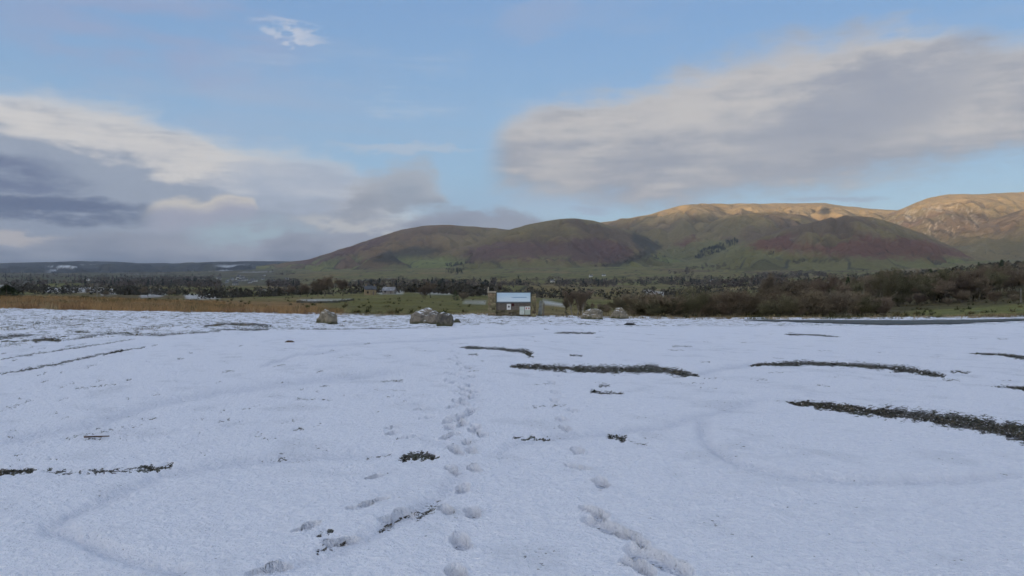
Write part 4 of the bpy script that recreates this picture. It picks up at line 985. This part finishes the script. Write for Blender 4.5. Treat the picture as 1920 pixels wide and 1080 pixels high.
tree(22, 150, 1.8, 'evergreen', 'lower dark green bush beside the other at the moor edge', None, 4.5, 'evergreen_bush')

# ------------------------------------------------------------------ distant hedges and woods (too far to count)
pts = []
fid, fedge = fields(LX, LY, 190.0, 71); base = fbm(LX / 300.0, LY / 300.0, 85, 3)
okv = (LY > 480) & (LY < 2600) & (ppx > -120) & (ppx < 1990) & (fedge < 13) & (base > 0.50)
ii = np.argwhere(okv); rng.shuffle(ii); 
for i, j in [q_ for q_ in ii if not (415 < ppx[q_[0], q_[1]] < 500 and LY[q_[0], q_[1]] > 900)][:1900]: pts.append((LX[i, j], LY[i, j], LZ[i, j], rng.uniform(3, 8), 0))
for poly, cnt in (([(0, 525), (200, 522), (420, 523), (560, 528), (560, 545), (300, 540), (0, 541)], 620), ([(0, 508), (560, 505), (560, 525), (0, 525)], 420), ([(1030, 545), (1460, 540), (1480, 520), (1300, 522), (1060, 528)], 420), ([(640, 535), (900, 528), (1050, 522), (1060, 535), (900, 545), (700, 548)], 300)):
    ii = np.argwhere((poly_mask(ppx, ppy, poly, 3) > 0.5) & (base + (fbm(LX / 80, LY / 80, 86, 3) - 0.5) > 0.45) & (LY > 450)); rng.shuffle(ii)
    for i, j in [q_ for q_ in ii if not (415 < ppx[q_[0], q_[1]] < 500 and LY[q_[0], q_[1]] > 900)][:cnt]: pts.append((LX[i, j], LY[i, j], LZ[i, j], rng.uniform(6, 12), 1 if rng.random() < 0.75 else 2))
WOODS = [([(1304, 486), (1318, 470), (1345, 460), (1376, 450), (1386, 455), (1360, 468), (1335, 480)], 420, 2), ([(1208, 486), (1232, 478), (1254, 483), (1246, 489), (1215, 489)], 70, 2),
         ([(834, 497), (888, 494), (886, 500), (838, 502)], 80, 2), ([(840, 508), (868, 506), (868, 515), (840, 516)], 60, 2), ([(1112, 503), (1160, 490), (1205, 474), (1215, 482), (1150, 500)], 260, 1),
         ([(1440, 478), (1450, 474), (1455, 478), (1445, 484)], 25, 2), ([(1240, 515), (1330, 496), (1345, 502), (1290, 520)], 120, 1), ([(1420, 515), (1540, 512), (1560, 518), (1440, 524)], 120, 1),
         ([(1290, 505), (1370, 492), (1400, 500), (1330, 515)], 60, 1), ([(1020, 490), (1028, 488), (1030, 494), (1020, 495)], 18, 2), ([(1480, 492), (1530, 480), (1500, 500)], 24, 1)]
allp = [np.concatenate([h[k] for h in HILL_PTS] + [a.ravel()]) for k, a in enumerate((ppx, ppy, LX, LY, LZ))]
for poly, cnt, kd in WOODS:
    sel = np.where((poly_mask(allp[0], allp[1], poly, 1) > 0.5) & (allp[3] > 1500))[0]
    if len(sel) == 0: continue
    sel = rng.choice(sel, cnt)
    for i in sel: pts.append((allp[2][i] + rng.uniform(-12, 12), allp[3][i] + rng.uniform(-12, 12), allp[4][i], rng.uniform(8, 15), kd))
for (hx, hy, wx, wd, wz) in HILL_PTS[1:]:
    _, fe = fields(wx, wd, 240.0, 71)
    sel = np.where((fe < 12) & (hy > 470) & (hy < 522) & (fbm(wx / 500.0, wd / 500.0, 88, 3) > 0.42))[0]
    for i in rng.choice(sel, min(300, len(sel)), replace=False): pts.append((wx[i], wd[i], wz[i], rng.uniform(4, 8), 0 if rng.random() < 0.8 else 2))
pts = np.array(pts); k = len(pts)
NT = 32; con = (pts[:, 4] == 2)
a = rng.uniform(0, 2 * math.pi, (k, NT)); hh = rng.random((k, NT)); rad = np.sqrt(rng.random((k, NT)))
wid = np.where(con[:, None], 0.34 * (1.08 - hh), 0.62 * np.sqrt(np.clip(1 - (2 * hh - 0.95) ** 2, 0.05, 1))) * rad * rng.uniform(0.8, 1.25, (k, 1))
H_ = pts[:, 3][:, None]; cx = pts[:, 0][:, None] + np.cos(a) * wid * H_; cy = pts[:, 1][:, None] + np.sin(a) * wid * H_; cz = pts[:, 2][:, None] + (0.05 + hh * 0.88) * H_ * np.where(con[:, None], 1.25, 1.0)
tri = rng.normal(0, 1, (k, NT, 3, 3)); tri /= np.linalg.norm(tri, axis=-1, keepdims=True); tri *= (H_ * np.where(con[:, None], 0.20, 0.22))[..., None, None] * rng.uniform(0.6, 1.3, (k, NT, 1, 1))
J = tri + np.stack([cx, cy, cz], -1)[:, :, None, :]
pal = np.array([[.062, .056, .042], [.088, .072, .062], [.020, .027, .023]]); tint = np.repeat(pal[pts[:, 4].astype(int)] * rng.uniform(0.7, 1.4, (k, 1)), NT * 3, 0)
Fc = np.arange(k * NT * 3).reshape(-1, 3)
tag(link('distant_woodland', mesh_np('distant_woodland', J.reshape(-1, 3), Fc, False, {'tint': tint}), m_tint), 'far hedges, copses and plantations across the valley and hillsides', 'woodland', kind='stuff')

# ------------------------------------------------------------------ moor grass, tussocks, verge tufts
def blades(n_cl, per, pxr, dr_, hr, pal, name, label, dens=None, width=0.03, lean=0.35):
    px = rng.uniform(*pxr, n_cl); d = np.exp(rng.uniform(math.log(dr_[0]), math.log(dr_[1]), n_cl)); x = (px - 960) / F * d
    if dens is not None:
        kp = rng.random(n_cl) < dens(px, d, x); px, d, x = px[kp], d[kp], x[kp]
    n_ = len(x); z = surf_z(x, d); hh = rng.uniform(*hr, n_)
    ci = np.repeat(np.arange(n_), per); m = len(ci)
    bx = x[ci] + rng.normal(0, 0.12, m); by = d[ci] + rng.normal(0, 0.12, m); bz = z[ci] - 0.05; a = rng.uniform(0, math.pi, m); h = hh[ci] * rng.uniform(0.55, 1.1, m); w = width * rng.uniform(0.6, 1.4, m)
    dx, dy = np.cos(a) * w, np.sin(a) * w; lx = rng.normal(0.06, lean, m) * h; ly = rng.normal(0, lean, m) * h
    P = np.stack([np.stack([bx - dx, by - dy, bz], 1), np.stack([bx + dx, by + dy, bz], 1), np.stack([bx + lx, by + ly, bz + h], 1)], 1)
    c = np.array(pal)[(fbm(x / 5.0, d / 5.0, 66, 3) * 1.6 * len(pal) - 0.3 * len(pal)).clip(0, len(pal) - 1).astype(int)][ci] * rng.uniform(0.65, 1.35, (m, 1))
    o = link(name, mesh_np(name, P.reshape(-1, 3), np.arange(m * 3).reshape(-1, 3), False, {'tint': np.repeat(c, 3, 0)}), m_tint)
    return tag(o, label, 'grass', kind='stuff')
MO = [(0.13, 0.115, 0.05), (0.17, 0.14, 0.065), (0.36, 0.23, 0.11), (0.42, 0.26, 0.12), (0.33, 0.20, 0.10), (0.42, 0.31, 0.17), (0.18, 0.145, 0.075)]
blades(15000, 10, (-260, 640), (58.5, 150), (0.3, 0.75), MO, 'moor_grass', 'tall tawny moor grass along the far side of the snow', lambda px, d, x: sm(620 - px + (fbm(x / 8, d / 8, 67, 3) - 0.5) * 240, -10, 60) * np.where(px > 420, sm(110 - d, 0, 40), 1.0), 0.028)
blades(2600, 12, (590, 2050), (58.5, 68), (0.12, 0.42), [(0.20, 0.15, 0.08), (0.32, 0.25, 0.14), (0.10, 0.095, 0.04), (0.36, 0.28, 0.17)], 'verge_grass', 'pale dead grass fringing the far edge of the snow', lambda px, d, x: 0.25 + 0.75 * sm(fbm(px / 30.0, d, 68, 3), 0.4, 0.6), 0.02)
blades(1500, 22, (-60, 1930), (62, 330), (0.3, 0.8), [(0.04, 0.045, 0.018), (0.06, 0.055, 0.022), (0.11, 0.085, 0.04), (0.05, 0.06, 0.02)], 'rush_tussocks', 'dark rush tussocks dotted over the rough green fields', lambda px, d, x: sm(fbm(x / 14, d / 14, 69, 4), 0.47, 0.6), 0.05, 0.45)
blades(9000, 7, (-200, 900), (22, 59), (0.03, 0.13), [(0.06, 0.07, 0.028), (0.12, 0.10, 0.045), (0.20, 0.15, 0.075), (0.05, 0.055, 0.02)], 'snowy_verge_tufts', 'short grass tufts poking through the snow on the rough verge',
       lambda px, d, x: sm(edge_of_gravel(x, d), -1.0, 2.0) * sm(fbm(x / 1.6, d / 3.2, 70, 4), 0.52, 0.64), 0.012, 0.6)

# ------------------------------------------------------------------ houses, poles
m_white = simple_mat('white_render', (0.72, 0.71, 0.68), (0.60, 0.59, 0.56), 0.8, 0.8)
m_grey = simple_mat('grey_stone_house', (0.30, 0.28, 0.25), (0.22, 0.20, 0.18), 0.8, 0.9)
m_slate = simple_mat('slate_roof', (0.07, 0.075, 0.085), (0.11, 0.115, 0.125), 1.2, 0.7)
m_snowroof = simple_mat('snow_dusted_roof', (0.17, 0.18, 0.20), (0.34, 0.35, 0.38), 0.8, 0.8)
m_glass = simple_mat('dark_window', (0.02, 0.022, 0.025), (0.03, 0.032, 0.036), 2, 0.2, 0.5)
def raw(name, V_, F_, mat, parent):
    me = bpy.data.meshes.new(name); me.from_pydata(V_, [], F_); me.update(); return link(name, me, mat, parent)
def pbox(name, x0, x1, y0, y1, z0, z1, mat, parent):
    V_ = [(x, y, z) for z in (z0, z1) for y in (y0, y1) for x in (x0, x1)]
    return raw(name, V_, [(0, 2, 3, 1), (4, 5, 7, 6), (0, 1, 5, 4), (2, 6, 7, 3), (0, 4, 6, 2), (1, 3, 7, 5)], mat, parent)
def house(px, py, L, W, H, label, wall, roof, rz=0.0, group=None, d=None, name='cottage'):
    if d is None: x, y, z = hit(px, py, 62, 5000)
    else: x, y = (px - 960) / F * d, d; z = float(surf_z(x, y))
    h = tag(empty(name, (x, y, z), rz), label, 'house', group); rh = W * 0.42
    l, w = L / 2, W / 2
    raw('wall', [(-l, -w, -1.5), (l, -w, -1.5), (l, w, -1.5), (-l, w, -1.5), (-l, -w, H), (l, -w, H), (l, w, H), (-l, w, H), (-l, 0, H + rh), (l, 0, H + rh)],
        [(0, 1, 5, 4), (2, 3, 7, 6), (1, 2, 6, 9, 5), (3, 0, 4, 8, 7)], wall, h)
    e = 0.35
    rf = raw('roof', [(-l - e, -w - e, H - 0.2), (l + e, -w - e, H - 0.2), (l + e, 0, H + rh + 0.15), (-l - e, 0, H + rh + 0.15), (-l - e, w + e, H - 0.2), (l + e, w + e, H - 0.2),
                      (-l - e, -w - e, H - 0.02), (l + e, -w - e, H - 0.02), (l + e, 0, H + rh + 0.35), (-l - e, 0, H + rh + 0.35), (-l - e, w + e, H - 0.02), (l + e, w + e, H - 0.02)],
             [(6, 7, 8, 9), (9, 8, 11, 10), (0, 3, 2, 1), (3, 4, 5, 2), (0, 1, 7, 6), (5, 4, 10, 11)], roof, h)
    for sx_ in (-1, 1): pbox('chimney', sx_ * (l - 0.9) - 0.4, sx_ * (l - 0.9) + 0.4, -0.35, 0.35, H + rh - 0.4, H + rh + 1.1, wall, rf)
    nw = max(2, int(L / 3.2))
    for st in range(2 if H > 4 else 1):
        for i in range(nw):
            cx = -l + L * (i + 0.5) / nw
            if st == 0 and i == nw // 2: pbox('door', cx - 0.5, cx + 0.5, -w - 0.06, -w + 0.1, 0, 2.1, m_timber, h); continue
            pbox('window', cx - 0.5, cx + 0.5, -w - 0.05, -w + 0.1, 0.9 + st * 2.5, 2.2 + st * 2.5, m_glass, h)
    return h
house(1559, 543, 9, 6, 3.2, 'small white cottage among the trees of the wooded slope', m_white, m_slate, 0.2)
house(1851, 562, 7, 5, 3.6, 'white farmhouse half hidden in the dark wood', m_white, m_slate, -0.3, None, 300)
house(1863, 566, 4, 3.5, 2.4, 'low outbuilding in front of the half hidden farmhouse', m_white, m_slate, 0.5, None, 285)
house(694, 553, 7, 5, 3.4, 'tan stone farmhouse at the far end of the green field', simple_mat('tan_stone', (0.32, 0.25, 0.15), (0.26, 0.20, 0.12), 0.8, 0.9), m_slate, 0.3)
house(730, 551, 8, 4.5, 2.2, 'long low barn with a snowy roof beside the tan farmhouse', m_grey, m_snowroof, -0.25, name='barn')
for px, wpx, lb in ((1108, 6.5, 'lone white farmhouse below the middle hill'), (1036, 8, 'pale cottage above the information board in the far valley'), (1132, 6, 'white cottage on the far valley side right of the lone farmhouse'),
                    (1333, 8, 'white cottage behind the thicket in the valley'), (538, 5.5, 'tiny white cottage left of the field clumps'), (165, 6, 'white farmhouse behind the leftmost pole')):
    house(px, 0, 10, 6, 4.0, lb, m_white, m_slate, RT.uniform(-0.5, 0.5), None, 10 * F / wpx)
vill = house(455, 527, 11, 7, 4.5, 'small white house in the far village cluster', simple_mat('dull_white_render', (0.50, 0.50, 0.49), (0.36, 0.36, 0.35), 0.3, 0.8, vary=0.6), m_slate, 0.3, 'houses of the far village')
x0v, y0v, z0v = vill.location
for k in range(27):
    c = copy_tree(vill); px = 455 + RT.gauss(0, 18); py = 525 + RT.gauss(0, 3.5); x, y, z = hit(px, py, 900, 5000); c.location = (x, y, z); c.rotation_euler.z = RT.uniform(-0.8, 0.8); s_ = RT.uniform(0.7, 1.15); c.scale = (s_, s_, s_)
# field wall with a snowy coping, beyond the lone boulder
wl = tag(empty('field_wall'), 'low dark field wall with a line of snow on top beyond the lone boulder', 'wall')
V_, F_, V2, F2 = [], [], [], []
def blk(V, Fc, c, hx, hy, hz, r_):
    n0 = len(V)
    for dz in (-1, 1):
        for dx, dy in ((-1, -1), (1, -1), (1, 1), (-1, 1)): V.append((c[0] + dx * hx * r_.uniform(0.8, 1.05), c[1] + dy * hy * r_.uniform(0.8, 1.05), c[2] + dz * hz * r_.uniform(0.8, 1.05)))
    Fc.extend([(n0, n0 + 3, n0 + 2, n0 + 1), (n0 + 4, n0 + 5, n0 + 6, n0 + 7)] + [(n0 + i, n0 + (i + 1) % 4, n0 + 4 + (i + 1) % 4, n0 + 4 + i) for i in range(4)])
rw = random.Random(4); A_ = hit(556, 568, 62, 900); B_ = hit(664, 563, 62, 900); nn_ = 90
for i in range(nn_):
    f = (i + 0.5) / nn_; x_ = A_[0] + (B_[0] - A_[0]) * f; y_ = A_[1] + (B_[1] - A_[1]) * f; z_ = float(surf_z(x_, y_)); hx = abs(B_[0] - A_[0]) / nn_ * 0.55
    for c_ in range(2): blk(V_, F_, (x_, y_ + rw.uniform(-0.05, 0.05), z_ + 0.12 + c_ * 0.26), hx, 0.25, 0.14, rw)
    if rw.random() < 0.5: blk(V2, F2, (x_, y_, z_ + 0.56), hx, 0.22, 0.05, rw)
raw('stonework', V_, F_, simple_mat('dark_wall_stone', (0.07, 0.068, 0.06), (0.13, 0.12, 0.10), 2, 0.9), wl)['kind'] = 'stuff'; raw('snow_coping', V2, F2, simple_mat('wall_snow', (0.85, 0.87, 0.92), (0.78, 0.80, 0.86), 3, 0.8), wl)['kind'] = 'stuff'
def pole(px, py, hpx, label, cross=True, d=None):
    x, y, z = hit(px, py, 62, 3000) if d is None else ((px - 960) / F * d, d, float(surf_z((px - 960) / F * d, d)))
    h = hpx * y / F; p = tag(empty('utility_pole', (x, y, z)), label, 'pole', 'poles beyond the car park')
    bm = bmesh.new(); bmesh.ops.create_cone(bm, segments=8, radius1=max(0.14, 0.00035 * y), radius2=max(0.10, 0.00028 * y), depth=h + 0.6, cap_ends=True, matrix=Matrix.Translation((0, 0, h / 2 - 0.3)))
    me = bpy.data.meshes.new('shaft'); bm.to_mesh(me); bm.free(); link('shaft', me, m_pole, p)
    if cross: pbox('crossarm', -0.9, 0.9, -0.25, -0.12, h - 0.75, h - 0.55, m_pole, p)
m_pole = simple_mat('weathered_pole', (0.30, 0.29, 0.26), (0.22, 0.21, 0.19), 4, 0.9)
pole(182, 552, 27, 'pale pole above the brown moor grass', d=330)
pole(1714, 526, 19, 'pale pole on the green slope in the wood')
pole(1914, 567, 26, 'short pale pole at the foot of the wood beside the green verge', False)

# ------------------------------------------------------------------ the air
bm = bmesh.new(); bmesh.ops.create_cube(bm, size=1.0)
zlo, zhi = -320.0, 800.0
for v in bm.verts: v.co = Vector((v.co.x * 44000, -4500 + (v.co.y + 0.5) * 20000, zlo + (v.co.z + 0.5) * (zhi - zlo)))
me = bpy.data.meshes.new('haze'); bm.to_mesh(me); bm.free()
m_haze = bpy.data.materials.new('pale_air'); m_haze.use_nodes = True; nt = m_haze.node_tree; nt.nodes.clear()
o_ = nt.nodes.new('ShaderNodeOutputMaterial'); pv = nt.nodes.new('ShaderNodeVolumePrincipled'); pv.inputs['Color'].default_value = (0.80, 0.88, 1.0, 1); pv.inputs['Density'].default_value = 4.0e-5
nt.links.new(pv.outputs[0], o_.inputs['Volume'])
tag(link('haze', me, m_haze), 'thin blue winter haze over the valley', 'haze', kind='stuff')
